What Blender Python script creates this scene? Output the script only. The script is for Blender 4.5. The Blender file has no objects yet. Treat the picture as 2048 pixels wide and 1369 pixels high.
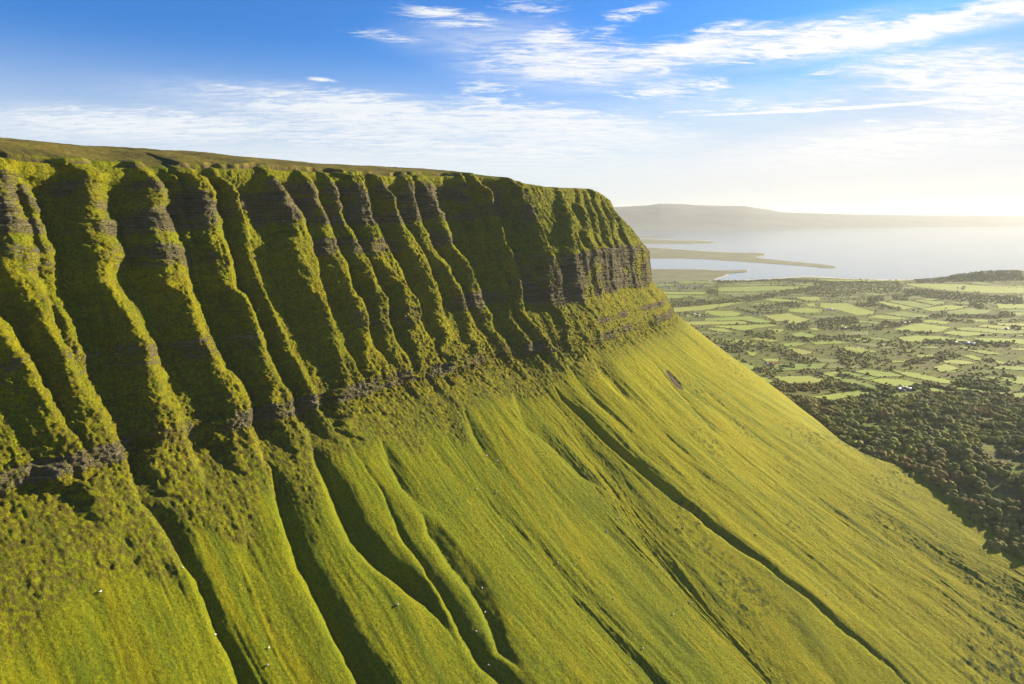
import bpy, bmesh, math, random
import numpy as np
from mathutils import Vector, Matrix

R = math.radians
SC = bpy.context.scene
COL = SC.collection

# ------------------------------------------------------------------ camera
F = 1365.0                      # focal length in pixels of a 2048 wide frame
CZ = 460.0                      # the drone's height above the sea
TH = math.atan(268.5 / F)       # looking down by this much
cam_d = bpy.data.cameras.new('camera')
cam_d.lens = 36.0 * F / 2048.0
cam_d.sensor_width = 36.0
cam_d.clip_start = 1.0
cam_d.clip_end = 200000.0
cam = bpy.data.objects.new('camera', cam_d)
COL.objects.link(cam)
cam.location = (0, 0, CZ)
cam.rotation_euler = (math.pi / 2 - TH, 0, 0)
SC.camera = cam

# ------------------------------------------------------------------ render look
SC.view_settings.view_transform = 'Standard'
SC.view_settings.look = 'None'
SC.view_settings.gamma = 1.0
SC.view_settings.use_curve_mapping = False
SC.view_settings.exposure = 1.6
SC.render.engine = 'CYCLES'
SC.cycles.use_denoising = True
SC.cycles.max_bounces = 6
SC.cycles.diffuse_bounces = 2
SC.cycles.glossy_bounces = 2
SC.cycles.transparent_max_bounces = 8
SC.cycles.volume_bounces = 1
SC.cycles.use_adaptive_sampling = True

# ------------------------------------------------------------------ sun and sky
SUN_AZ, SUN_EL = 60.0, 14.0
sd = Vector((math.sin(R(SUN_AZ)) * math.cos(R(SUN_EL)), math.cos(R(SUN_AZ)) * math.cos(R(SUN_EL)), math.sin(R(SUN_EL))))
sun_d = bpy.data.lights.new('sun', 'SUN')
sun_d.energy = 5.0
sun_d.angle = R(0.5)
sun_d.color = (1.0, 0.86, 0.62)
sun = bpy.data.objects.new('sun', sun_d)
COL.objects.link(sun)
sun.rotation_euler = sd.to_track_quat('Z', 'Y').to_euler()

world = bpy.data.worlds.new('World')
SC.world = world
world.use_nodes = True


class NT:
    """tiny helper for building node trees"""
    def __init__(self, tree):
        self.t = tree
        self.n = tree.nodes
        self.l = tree.links

    def node(self, kind, **kw):
        nd = self.n.new(kind)
        for k, v in kw.items():
            setattr(nd, k, v)
        return nd

    def put(self, sock, v):
        if hasattr(v, 'is_output'):
            self.l.new(v, sock)
        elif v is not None:
            sock.default_value = v

    def math(self, op, a, b=None, c=None, clamp=False):
        nd = self.node('ShaderNodeMath', operation=op, use_clamp=clamp)
        self.put(nd.inputs[0], a)
        self.put(nd.inputs[1], b)
        self.put(nd.inputs[2], c)
        return nd.outputs[0]

    def mix(self, f, a, b, blend='MIX'):
        nd = self.node('ShaderNodeMix', data_type='RGBA', blend_type=blend)
        self.put(nd.inputs['Factor'], f)
        self.put(nd.inputs[6], a if hasattr(a, 'is_output') else (*a, 1.0))
        self.put(nd.inputs[7], b if hasattr(b, 'is_output') else (*b, 1.0))
        return nd.outputs[2]

    def ramp(self, v, lo, hi, a=0.0, b=1.0, smooth=True):
        nd = self.node('ShaderNodeMapRange', interpolation_type='SMOOTHSTEP' if smooth else 'LINEAR')
        self.put(nd.inputs[0], v)
        for i, q in enumerate((lo, hi, a, b)):
            self.put(nd.inputs[i + 1], q)
        return nd.outputs[0]

    def noise(self, vec, scale, detail=4.0, rough=0.55, dist=0.0):
        nd = self.node('ShaderNodeTexNoise')
        self.put(nd.inputs['Vector'], vec)
        self.put(nd.inputs['Scale'], scale)
        self.put(nd.inputs['Detail'], detail)
        self.put(nd.inputs['Roughness'], rough)
        self.put(nd.inputs['Distortion'], dist)
        return nd.outputs[0]

    def mapping(self, vec, loc=(0, 0, 0), rot=(0, 0, 0), scale=(1, 1, 1), kind='POINT'):
        nd = self.node('ShaderNodeMapping', vector_type=kind)
        self.put(nd.inputs['Vector'], vec)
        nd.inputs['Location'].default_value = loc
        nd.inputs['Rotation'].default_value = rot
        nd.inputs['Scale'].default_value = scale
        return nd.outputs[0]


def build_world():
    w = NT(world.node_tree)
    w.n.clear()
    sky = w.node('ShaderNodeTexSky', sky_type='NISHITA')
    sky.sun_disc = False
    sky.sun_elevation = R(SUN_EL)
    sky.sun_rotation = R(SUN_AZ)
    sky.altitude = 300
    sky.air_density = 1.0
    sky.dust_density = 1.0
    sky.ozone_density = 2.0
    geo = w.node('ShaderNodeTexCoord')
    sep = w.node('ShaderNodeSeparateXYZ')
    w.l.new(geo.outputs['Generated'], sep.inputs[0])
    x, y, z = sep.outputs
    az = w.math('ARCTAN2', x, y)
    el = w.math('ARCSINE', z)
    comb = w.node('ShaderNodeCombineXYZ')
    w.put(comb.inputs[0], az)
    w.put(comb.inputs[1], el)
    ae = comb.outputs[0]
    # a cloud deck seen in perspective
    zz = w.math('ADD', w.math('MAXIMUM', z, 0.0), 0.09)
    pc = w.node('ShaderNodeCombineXYZ')
    w.put(pc.inputs[0], w.math('DIVIDE', x, zz))
    w.put(pc.inputs[1], w.math('DIVIDE', y, zz))
    pv = pc.outputs[0]
    n1 = w.noise(w.mapping(pv, rot=(0, 0, R(-20)), scale=(1.0, 2.2, 1)), 3.4, 9, 0.68, 0.9)
    n2 = w.noise(w.mapping(pv, rot=(0, 0, R(15)), scale=(0.7, 1.9, 1)), 13.0, 7, 0.72, 0.5)
    nz = w.math('ADD', w.math('MULTIPLY', n1, 0.65), w.math('MULTIPLY', n2, 0.35))
    total = None
    for (px, py, rx, ry, ang, amp) in CLOUDS:
        u, v = (px - 1024) / F, (684.5 - py) / F
        d = Vector((u, math.cos(TH) + v * math.sin(TH), -math.sin(TH) + v * math.cos(TH))).normalized()
        a0, e0 = math.atan2(d.x, d.y), math.asin(d.z)
        m = w.node('ShaderNodeMapping', vector_type='TEXTURE')
        w.l.new(ae, m.inputs['Vector'])
        m.inputs['Location'].default_value = (a0, e0, 0)
        m.inputs['Rotation'].default_value = (0, 0, R(ang))
        m.inputs['Scale'].default_value = (rx * 1.1 / F, ry * 1.5 / F, 1)
        ln = w.node('ShaderNodeVectorMath', operation='LENGTH')
        w.l.new(m.outputs[0], ln.inputs[0])
        g = w.ramp(ln.outputs['Value'], 1.0, 0.0, 0.0, amp)
        total = g if total is None else w.math('MAXIMUM', total, g)
    # noise carves the masks into wisps
    c = w.math('ADD', w.math('MULTIPLY', total, 1.2), w.math('MULTIPLY', w.math('SUBTRACT', nz, 0.5), 6.5))
    cl = w.ramp(c, 0.2, 1.5)
    cl = w.math('MULTIPLY', cl, w.ramp(total, 0.0, 0.5))
    # thin veil low in the sky, thicker towards the sun
    sdir = w.node('ShaderNodeVectorMath', operation='DOT_PRODUCT')
    w.l.new(geo.outputs['Generated'], sdir.inputs[0])
    sdir.inputs[1].default_value = tuple(sd)
    near_sun = w.ramp(sdir.outputs['Value'], 0.35, 1.0)
    low = w.ramp(el, R(13.0), R(0.8))
    low2 = w.ramp(el, R(13), R(1))
    veil = w.math('ADD', w.math('MULTIPLY', low, 0.9), w.math('MULTIPLY', w.math('MULTIPLY', near_sun, low2), 0.12), clamp=True)
    veil = w.math('MULTIPLY', veil, w.ramp(nz, 0.2, 0.6, 0.8, 1.0))
    warm = w.math('MULTIPLY', near_sun, 1.3, clamp=True)
    ccol = w.mix(warm, (9.0, 9.4, 9.8), (10.6, 10.4, 10.0))
    vcol = w.mix(warm, (8.5, 9.0, 9.4), (9.7, 9.4, 8.9))
    tint = w.mix(1.0, sky.outputs[0], SKY_TINT, 'MULTIPLY')
    lim = w.node('ShaderNodeVectorMath', operation='MINIMUM')
    w.l.new(tint, lim.inputs[0])
    lim.inputs[1].default_value = (2.9, 6.1, 10.6)
    c1 = w.mix(veil, lim.outputs[0], vcol)
    # soft sheets of high cloud without structure of their own
    soft = None
    for (px, py, rx, ry, ang, amp) in SHEETS:
        u, v = (px - 1024) / F, (684.5 - py) / F
        d = Vector((u, math.cos(TH) + v * math.sin(TH), -math.sin(TH) + v * math.cos(TH))).normalized()
        m = w.node('ShaderNodeMapping', vector_type='TEXTURE')
        w.l.new(ae, m.inputs['Vector'])
        m.inputs['Location'].default_value = (math.atan2(d.x, d.y), math.asin(d.z), 0)
        m.inputs['Rotation'].default_value = (0, 0, R(ang))
        m.inputs['Scale'].default_value = (rx / F, ry / F, 1)
        ln = w.node('ShaderNodeVectorMath', operation='LENGTH')
        w.l.new(m.outputs[0], ln.inputs[0])
        g = w.ramp(ln.outputs['Value'], 1.0, 0.0, 0.0, amp)
        soft = g if soft is None else w.math('MAXIMUM', soft, g)
    soft = w.math('MULTIPLY', soft, w.ramp(nz, 0.36, 0.58, 0.45, 1.0))
    c1 = w.mix(soft, c1, ccol)
    c2 = w.mix(cl, c1, ccol)
    c2 = w.mix(1.0, c2, (0.66, 0.66, 0.66), 'MULTIPLY')
    bg = w.node('ShaderNodeBackground')
    w.l.new(c2, bg.inputs[0])
    bg.inputs[1].default_value = 0.05
    out = w.node('ShaderNodeOutputWorld')
    w.l.new(bg.outputs[0], out.inputs[0])


HAZE = 2.6e-5
SKY_TINT = (0.44, 1.07, 2.05)
SHEETS = [(780, 240, 560, 62, -4, 0.95), (1120, 265, 420, 60, -4, 0.9), (260, 255, 520, 46, 1, 0.75), (1150, 135, 330, 60, -2, 0.75), (1480, 95, 420, 40, 6, 0.6),
          (1850, 62, 420, 30, 6, 0.85), (1980, 170, 340, 80, -14, 0.8), (1500, 210, 420, 60, 0, 0.3), (800, 330, 900, 70, 0, 0.7), (1750, 290, 520, 60, 4, 0.7), (980, 80, 260, 60, 0, 0.45)]
# clouds: centre in frame pixels (turned into a sky direction), half sizes, tilt, strength
CLOUDS = [
    (1150, 125, 290, 42, -2, 0.95), (1380, 100, 330, 26, 6, 1.15), (1780, 64, 420, 20, 5, 1.35), (1600, 82, 300, 16, 5, 1.25), (1130, 75, 150, 28, 8, 0.8),
    (900, 35, 150, 22, -5, 0.75), (1050, 15, 130, 16, 0, 0.7), (1250, 30, 110, 16, 10, 0.65), (770, 72, 110, 12, -3, 0.6),
    (1430, 62, 90, 16, 8, 0.7), (1670, 50, 110, 14, 8, 0.8), (980, 185, 100, 22, -6, 0.8), (1330, 180, 150, 20, 3, 0.85),
    (1420, 172, 60, 18, 0, 0.8), (1470, 205, 80, 12, -12, 0.7), (1560, 215, 80, 10, 0, 0.75), (1650, 208, 70, 7, 3, 0.7),
    (1830, 175, 90, 12, 3, 0.75), (1640, 148, 80, 5, 4, 0.6), (1700, 216, 460, 3.2, 0.5, 1.5), (1430, 221, 220, 3.5, 0, 0.8), (660, 162, 70, 5, -4, 0.75),
    (470, 175, 70, 5, -3, 0.6), (760, 225, 420, 38, -4, 1.0), (1080, 240, 320, 36, -5, 1.0), (330, 250, 420, 30, 1, 0.9),
    (760, 280, 520, 26, -3, 0.85), (1000, 300, 420, 30, 0, 0.85), (1700, 150, 200, 70, 0, 0.2), (1950, 165, 300, 60, -12, 0.75),
    
    (1250, 270, 220, 14, 0, 0.6), (1850, 270, 330, 26, 4, 0.75), (1365, 249, 60, 3, 0, 0.7), (1735, 243, 60, 4, 0, 0.7),
]
build_world()

# ------------------------------------------------------------------ projection helpers
CT, ST = math.cos(TH), math.sin(TH)


def rays(x, y):
    u, v = (np.asarray(x, float) - 1024) / F, (684.5 - np.asarray(y, float)) / F
    return np.stack([u, CT + v * ST, -ST + v * CT], -1)


def to_plane(x, y, z):
    d = rays(x, y)
    k = (z - CZ) / d[..., 2]
    return d * k[..., None] + np.array([0, 0, CZ])


def project(P):
    q = P - np.array([0, 0, CZ])
    f = q[..., 1] * CT - q[..., 2] * ST
    u = q[..., 2] * CT + q[..., 1] * ST
    f = np.where(f > 1, f, 1)
    return 1024 + F * q[..., 0] / f, 684.5 - F * u / f


SEA = -120.0                    # the datum is arbitrary: the sea lies 580 below the drone


def plain_z(Y):
    return np.interp(Y, [300, 700, 800, 900, 1080, 1200, 1500, 2200, 3400, 4900, 6000], [-230, -150, -78, -20, 22, 33, 22, -28, -84, -114, -116])


def on_plain(x, y):
    z = 30.0
    for _ in range(12):
        P = to_plane(x, y, z)
        z = plain_z(P[..., 1])
    return P


def smooth(a, lo, hi):
    t = np.clip((a - lo) / (hi - lo), 0, 1)
    return t * t * (3 - 2 * t)


def hsh(ix, iy, seed):
    h = (ix.astype(np.int64) * 374761393 + iy.astype(np.int64) * 668265263 + seed * 974634777) & 0xffffffff
    h = ((h ^ (h >> 13)) * 1274126177) & 0xffffffff
    h = h ^ (h >> 16)
    return (h & 0xffff).astype(np.float32) / 65535.0


def vn(x, y, seed=0):
    """value noise, -1..1"""
    ix, iy = np.floor(x), np.floor(y)
    fx, fy = (x - ix).astype(np.float32), (y - iy).astype(np.float32)
    fx = fx * fx * (3 - 2 * fx)
    fy = fy * fy * (3 - 2 * fy)
    ix, iy = ix.astype(np.int64), iy.astype(np.int64)
    a, b, c, d = hsh(ix, iy, seed), hsh(ix + 1, iy, seed), hsh(ix, iy + 1, seed), hsh(ix + 1, iy + 1, seed)
    return ((a + (b - a) * fx) * (1 - fy) + (c + (d - c) * fx) * fy) * 2 - 1


def fbm(x, y, octs, seed=0, gain=0.5):
    s, a, t = 0, 1.0, 0
    for i in range(octs):
        s = s + a * vn(x * 2 ** i + 17.3 * i, y * 2 ** i - 9.1 * i, seed + i * 7)
        t += a
        a *= gain
    return s / t


def ridged(x, y, octs, seed=0, gain=0.5):
    s, a, t = 0, 1.0, 0
    for i in range(octs):
        s = s + a * (1 - 2 * np.abs(vn(x * 2 ** i + 5.3 * i, y * 2 ** i + 3.1 * i, seed + i * 7)))
        t += a
        a *= gain
    return s / t


def tag(o, label=None, category=None, group=None, kind=None):
    if label: o['label'] = label
    if category: o['category'] = category
    if group: o['group'] = group
    if kind: o['kind'] = kind
    return o


def grid_mesh(name, P, attrs=None, mats=(), smooth_shade=True, flip=False):
    ny, nx = P.shape[:2]
    me = bpy.data.meshes.new(name)
    me.vertices.add(nx * ny)
    me.vertices.foreach_set('co', P.reshape(-1).astype(np.float32))
    idx = np.arange(nx * ny).reshape(ny, nx)
    q = [idx[:-1, :-1], idx[:-1, 1:], idx[1:, 1:], idx[1:, :-1]]
    if flip: q = q[::-1]
    q = np.stack(q, -1).reshape(-1).astype(np.int32)
    nf = len(q) // 4
    me.loops.add(nf * 4)
    me.loops.foreach_set('vertex_index', q)
    me.polygons.add(nf)
    me.polygons.foreach_set('loop_start', np.arange(0, nf * 4, 4, dtype=np.int32))
    me.polygons.foreach_set('loop_total', np.full(nf, 4, dtype=np.int32))
    if smooth_shade: me.polygons.foreach_set('use_smooth', np.ones(nf, dtype=bool))
    me.update()
    for k, v in (attrs or {}).items():
        at = me.attributes.new(k, 'FLOAT', 'POINT')
        at.data.foreach_set('value', v.reshape(-1).astype(np.float32))
    for m in mats: me.materials.append(m)
    o = bpy.data.objects.new(name, me)
    COL.objects.link(o)
    return o


def tri_mesh(name, V, T, mats=(), parent=None, smooth_shade=False, matidx=None, attrs=None):
    me = bpy.data.meshes.new(name)
    V, T = np.asarray(V, np.float32), np.asarray(T, np.int32)
    me.vertices.add(len(V))
    me.vertices.foreach_set('co', V.reshape(-1))
    k = T.shape[1]
    me.loops.add(len(T) * k)
    me.loops.foreach_set('vertex_index', T.reshape(-1))
    me.polygons.add(len(T))
    me.polygons.foreach_set('loop_start', np.arange(0, len(T) * k, k, dtype=np.int32))
    me.polygons.foreach_set('loop_total', np.full(len(T), k, dtype=np.int32))
    if smooth_shade: me.polygons.foreach_set('use_smooth', np.ones(len(T), dtype=bool))
    if matidx is not None: me.polygons.foreach_set('material_index', np.asarray(matidx, np.int32))
    me.update()
    for kk, v in (attrs or {}).items():
        at = me.attributes.new(kk, 'FLOAT', 'POINT')
        at.data.foreach_set('value', np.asarray(v, np.float32))
    for m in mats: me.materials.append(m)
    o = bpy.data.objects.new(name, me)
    COL.objects.link(o)
    if parent: o.parent = parent
    return o


# ------------------------------------------------------------------ materials
def new_mat(name, rough=0.9, spec=0.15):
    m = bpy.data.materials.new(name)
    m.use_nodes = True
    t = NT(m.node_tree)
    b = m.node_tree.nodes['Principled BSDF']
    b.inputs['Roughness'].default_value = rough
    b.inputs['Specular IOR Level'].default_value = spec
    return m, t, b


def bump(t, b, h, strength, dist):
    nd = t.node('ShaderNodeBump')
    t.put(nd.inputs['Height'], h)
    nd.inputs['Strength'].default_value = strength
    nd.inputs['Distance'].default_value = dist
    t.l.new(nd.outputs[0], b.inputs['Normal'])


def attr(t, name):
    nd = t.node('ShaderNodeAttribute', attribute_name=name)
    return nd.outputs['Fac']


def mountain_material():
    m, t, b = new_mat('mountain_grass_and_rock', 0.95, 0.1)
    tc = t.node('ShaderNodeTexCoord')
    P = tc.outputs['Object']
    rock, soil, moor, lush_shade_lift, scrub = (attr(t, k) for k in ('rock', 'soil', 'moor', 'lush_shade_lift', 'scrub'))
    streak, tuft, crag, right_slope = attr(t, 'streak'), attr(t, 'tuft'), attr(t, 'crag'), attr(t, 'right_slope')
    sp = t.ramp(crag, 0, 1, 0.6, 1.0, smooth=False)
    big = t.noise(P, 0.012, 4, 0.6)
    mid = t.noise(P, 0.07, 5, 0.65)
    fine = t.noise(P, 0.5, 5, 0.75)
    vfine = t.noise(P, 1.6, 3, 0.7)
    g = t.mix(t.ramp(big, 0.35, 0.65), (0.165, 0.172, 0.003), (0.245, 0.222, 0.002))
    g = t.mix(t.ramp(mid, 0.42, 0.72), g, (0.15, 0.185, 0.004))
    g = t.mix(t.math('MULTIPLY', t.ramp(mid, 0.5, 0.3), 0.3), g, (0.16, 0.125, 0.008))
    g = t.mix(t.math('MULTIPLY', lush_shade_lift, 0.75), g, (0.125, 0.175, 0.008))  # lush grass; in the rib gullies its green also lifts the shade
    g = t.mix(t.math('MULTIPLY', t.math('MULTIPLY', t.math('SUBTRACT', 1.0, right_slope), t.math('SUBTRACT', 1.0, crag)), 0.72), g, (0.092, 0.122, 0.003))
    g = t.mix(t.math('MULTIPLY', right_slope, 0.55), g, (0.29, 0.265, 0.002))  # talus grass brighter and yellower to the right, deeper green to the left
    g = t.mix(t.math('MULTIPLY', sp, t.ramp(fine, 0.42, 0.68, 0.0, 0.75)), g, (0.31, 0.28, 0.004))
    g = t.mix(t.math('MULTIPLY', sp, t.ramp(fine, 0.52, 0.34, 0.0, 0.85)), g, (0.045, 0.048, 0.006))  # fine dark mottling, partly shrub shadows put into the colour
    g = t.mix(t.math('MULTIPLY', t.ramp(vfine, 0.5, 0.66), 0.35), g, (0.055, 0.062, 0.008))
    g = t.mix(t.ramp(streak, 0.08, 0.5, 0, 0.6), g, (0.075, 0.105, 0.006))
    g = t.mix(t.ramp(streak, -0.08, -0.5, 0, 0.35), g, (0.27, 0.22, 0.004))
    g = t.mix(t.math('MULTIPLY', tuft, 0.8), g, (0.04, 0.058, 0.010))
    # scrubby heather and dead bracken below the rock band
    sc = t.math('MULTIPLY', scrub, t.ramp(t.noise(P, 0.22, 5, 0.7), 0.44, 0.56))
    g = t.mix(t.math('MULTIPLY', sc, 0.75), g, (0.075, 0.058, 0.014))
    cb = t.math('MULTIPLY', crag, t.ramp(t.noise(P, 0.11, 5, 0.75), 0.48, 0.62, 0, 0.6))
    g = t.mix(cb, g, (0.125, 0.098, 0.018))
    # moor on the plateau: straw, brown heather
    mo = t.mix(t.ramp(t.noise(P, 0.05, 5, 0.7), 0.4, 0.6), (0.17, 0.13, 0.018), (0.115, 0.10, 0.016))
    mo = t.mix(t.ramp(fine, 0.45, 0.7), mo, (0.23, 0.18, 0.03))
    mo = t.mix(t.ramp(t.noise(P, 0.018, 5, 0.7), 0.46, 0.58, 0, 0.8), mo, (0.075, 0.068, 0.014))
    mo = t.mix(t.ramp(mid, 0.52, 0.66, 0, 0.7), mo, (0.15, 0.155, 0.012))
    g = t.mix(moor, g, mo)
    # layered limestone
    st = t.noise(t.mapping(P, scale=(0.02, 0.02, 0.75)), 1.0, 6, 0.7)
    rk = t.mix(t.ramp(st, 0.35, 0.65), (0.080, 0.065, 0.036), (0.235, 0.20, 0.135))
    rk = t.mix(t.ramp(fine, 0.5, 0.7), rk, (0.33, 0.285, 0.22))
    rk = t.mix(t.ramp(t.noise(P, 0.25, 4, 0.7), 0.47, 0.58, 0, 0.8), rk, (0.13, 0.13, 0.015))
    rm = t.math('ADD', t.math('ADD', rock, t.math('MULTIPLY', crag, 0.10)), t.math('MULTIPLY', t.math('SUBTRACT', t.noise(P, 0.35, 5, 0.75), 0.5), 1.3))
    c = t.mix(t.ramp(rm, 0.42, 0.62), g, rk)
    c = t.mix(soil, c, t.mix(fine, (0.05, 0.034, 0.02), (0.11, 0.08, 0.05)))
    t.l.new(c, b.inputs['Base Color'])
    h = t.math('ADD', t.math('MULTIPLY', fine, 0.9), t.math('MULTIPLY', vfine, 0.45))
    h = t.math('ADD', h, t.math('MULTIPLY', t.math('MULTIPLY', st, rock), 3.2))
    h = t.math('ADD', h, t.math('MULTIPLY', t.noise(P, 0.24, 4, 0.7), 1.2))
    h = t.math('MULTIPLY', h, t.ramp(crag, 0, 1, 0.6, 1.15, smooth=False))
    bump(t, b, h, 1.0, 2.4)
    return m


def simple_mat(name, c1, c2, scale=0.3, rough=0.9, spec=0.15, b_s=0.0, b_d=0.3, detail=4):
    m, t, b = new_mat(name, rough, spec)
    tc = t.node('ShaderNodeTexCoord')
    n = t.noise(tc.outputs['Object'], scale, detail, 0.65)
    t.l.new(t.mix(t.ramp(n, 0.3, 0.7), c1, c2), b.inputs['Base Color'])
    if b_s: bump(t, b, n, b_s, b_d)
    return m


# ------------------------------------------------------------------ the mountain: envelope surface
ZB = 255.0                                   # height of the lower rock band, a level stratum all along the cliff
band = [(8, 1000), (100, 972), (190, 940), (280, 915), (368, 893), (440, 872), (505, 852), (592, 835), (680, 812), (736, 792), (800, 770),
        (883, 755), (950, 735), (1022, 715), (1100, 708), (1192, 690), (1261, 668), (1322, 648)]
bp = to_plane([p[0] for p in band], [p[1] for p in band], ZB)[:, :2]


def resample(p, step):
    d = np.r_[0, np.cumsum(np.linalg.norm(np.diff(p, axis=0), axis=1))]
    n = max(2, int(d[-1] / step))
    s = np.linspace(0, d[-1], n)
    return np.stack([np.interp(s, d, p[:, 0]), np.interp(s, d, p[:, 1])], 1)


p0 = bp[0]
dir0 = (bp[5] - bp[0]) / np.linalg.norm(bp[5] - bp[0])
pre = [p0 - dir0 * k for k in (420, 210)]
path = np.vstack([pre, bp])
# the prow: the path bends left round the nose
az = math.atan2(*(bp[-1] - bp[-4]))
cur = bp[-1].copy()
nose = []
for i in range(70):
    az -= R(1.55) if i < 52 else 0
    cur = cur + 7.0 * np.array([math.sin(az), math.cos(az)])
    nose.append(cur.copy())
path = np.vstack([path, nose])
path = resample(path, 2.0)
ker = np.exp(-0.5 * (np.arange(-60, 61) / 17.0) ** 2)
ker /= ker.sum()
pad = 60
ext = np.vstack([path[0] + (path[0] - path[1]) * np.arange(pad, 0, -1)[:, None], path, path[-1] + (path[-1] - path[-2]) * np.arange(1, pad + 1)[:, None]])
path = np.stack([np.convolve(ext[:, k], ker, 'valid') for k in (0, 1)], 1)
dd = np.r_[0, np.cumsum(np.linalg.norm(np.diff(path, axis=0), axis=1))]
SLEN = dd[-1]
S_NOSE = SLEN - 70 * 7.0                       # where the bend starts
tg = np.gradient(path, axis=0)
taz = np.unwrap(np.arctan2(tg[:, 0], tg[:, 1]))
ker2 = np.exp(-0.5 * (np.arange(-60, 61) / 22.0) ** 2)
ker2 /= ker2.sum()
taz = np.convolve(np.pad(taz, 60, mode='edge'), ker2, 'valid')

NS = 1750
s_ = np.linspace(0, 1, NS)
s_ = SLEN * (0.80 * s_ + 0.20 * s_ ** 2)       # finer where the cliff is near
px_ = np.interp(s_, dd, path[:, 0])
py_ = np.interp(s_, dd, path[:, 1])
ta_ = np.interp(s_, dd, taz)
nx_, ny_ = np.cos(ta_), -np.sin(ta_)           # outward, to the right of the path

fn = smooth(s_, S_NOSE - 420, S_NOSE - 120)    # 0 along the wall, 1 at the nose
fe = smooth(s_, S_NOSE - 60, S_NOSE + 330)     # going round the prow
zlip = 505 + 3 * np.sin(s_ / 140.0) + 2 * np.sin(s_ / 53.0) - 10 * fn - 30 * fe
W = 146 - 6 * fn - 12 * fe
NC = 430
hh = np.linspace(0, 1, NC)
Z = ZB + (zlip[None, :] - ZB) * (1 - hh[:, None])
# slope of the wall as a function of height: benches and walls
drop = zlip[None, :] - Z
wob = 5 * vn(s_ / 60, s_ * 0, 5)[None, :] + 2.5 * vn(s_ / 17, s_ * 0 + 3, 6)[None, :]


def bell(z, a, b, e=4.0):
    return smooth(z, a - e, a + e) * (1 - smooth(z, b - e, b + e))


Zw = Z + wob
ang = 56 + 0 * Z
ang = ang - 13 * (1 - smooth(drop, 2, 14))                       # grassy shoulder under the lip
wall1 = bell(drop, 14, 62, 6) * (1 - fn[None, :])
wall2 = bell(Zw, 405, 425) * (1 - fn[None, :]) * 0.8 * smooth(vn(s_ / 45, s_ * 0 + 2, 301), -0.3, 0.4)[None, :]
wall3 = bell(Zw, 318, 338) * (0.25 + 0.75 * smooth(s_ + 120 * vn(s_ / 40, s_ * 0, 303), 800, 1000))[None, :]
fw = smooth(s_, 1040, 1150)[None, :]
wall3b = bell(Zw, 318, 392) * fw
wall4 = bell(Z + 0.3 * wob, 256, 270, 2) * (0.65 + 0.35 * smooth(vn(s_ / 28, s_ * 0 + 6, 305), -0.5, 0.1))[None, :]
wall5 = bell(Z + 0.3 * wob, 281, 290, 2) * fn[None, :]
ang = ang + 22 * wall1 + 12 * wall2 + 14 * wall3 * (1 - fw) + 27 * wall3b + 22 * wall4 + 20 * wall5
ang = ang - 12 * bell(drop, 66, 80) * (1 - fn[None, :]) - 10 * bell(Z, 270, 300) * (1 - fn[None, :])
ang = ang - 13 * fn[None, :] * bell(drop, -10, 60, 20) - 10 * fn[None, :] * bell(Z, 292, 314) - 8 * fn[None, :] * bell(Z, 268, 280, 2)
ang = np.clip(ang, 14, 84)
cot = 1 / np.tan(np.radians(ang))
O = np.vstack([np.zeros(NS), np.cumsum(0.5 * (cot[1:] + cot[:-1]) * (Z[:-1] - Z[1:]), axis=0)])
O = -W[None, :] + O * (W / O[-1])[None, :]
# talus below the band
NTAL = 520
q = np.linspace(0, 1, NTAL + 1)[1:]
dt = 720 * (0.72 * q + 0.28 * q ** 2.2)
steep = 0.74 + 0.02 * fn


k_ = [1100, 1350, 1469, 1550]
ta_a, ta_m, ta_L = (np.interp(s_, k_, v)[None, :] for v in ([200, 160, 190, 260], [0.44, 0.26, 0.20, 0.65], [200, 150, 90, 90]))
dcol = dt[:, None]
tsl = np.where(dcol < ta_a, 0.74, ta_m + (0.74 - ta_m) * np.exp(-np.maximum(dcol - ta_a, 0) / ta_L))
dstep = np.diff(np.r_[0, dt])[:, None]
ZT = ZB - np.cumsum(tsl * dstep, axis=0)
OT = dt[:, None] + 0 * s_[None, :]
Oall = np.vstack([O, OT])
Zall = np.vstack([Z, ZT])
NR = Oall.shape[0]
PX = px_[None, :] + nx_[None, :] * Oall
PY = py_[None, :] + ny_[None, :] * Oall
ENV = np.stack([PX, PY, Zall], -1)

# ------------------------------------------------------------------ ribs and gullies (frame pixels, cast onto the envelope)
dec_r, dec_s = 3, 4
E2 = ENV[::dec_r, ::dec_s]
ex, ey = project(E2)
vis_s = s_[::dec_s] < S_NOSE + 150
ex = np.where(vis_s[None, :], ex, 1e6)


def locate(pts):
    out = []
    for (x, y) in pts:
        d = (ex - x) ** 2 + (ey - y) ** 2
        i = int(np.argmin(d))
        r, c = divmod(i, d.shape[1])
        # refine s linearly inside the row pair
        if 0 < c < d.shape[1] - 1:
            x0, x1 = ex[r, c - 1], ex[r, c + 1]
            y0, y1 = ey[r, c - 1], ey[r, c + 1]
            den = (x1 - x0) ** 2 + (y1 - y0) ** 2
            t = ((x - x0) * (x1 - x0) + (y - y0) * (y1 - y0)) / max(den, 1e-6)
            sv = np.interp(c - 1 + 2 * np.clip(t, 0, 1), np.arange(d.shape[1]), s_[::dec_s])
        else:
            sv = s_[::dec_s][c]
        out.append((r * dec_r, sv))
    return out


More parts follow.
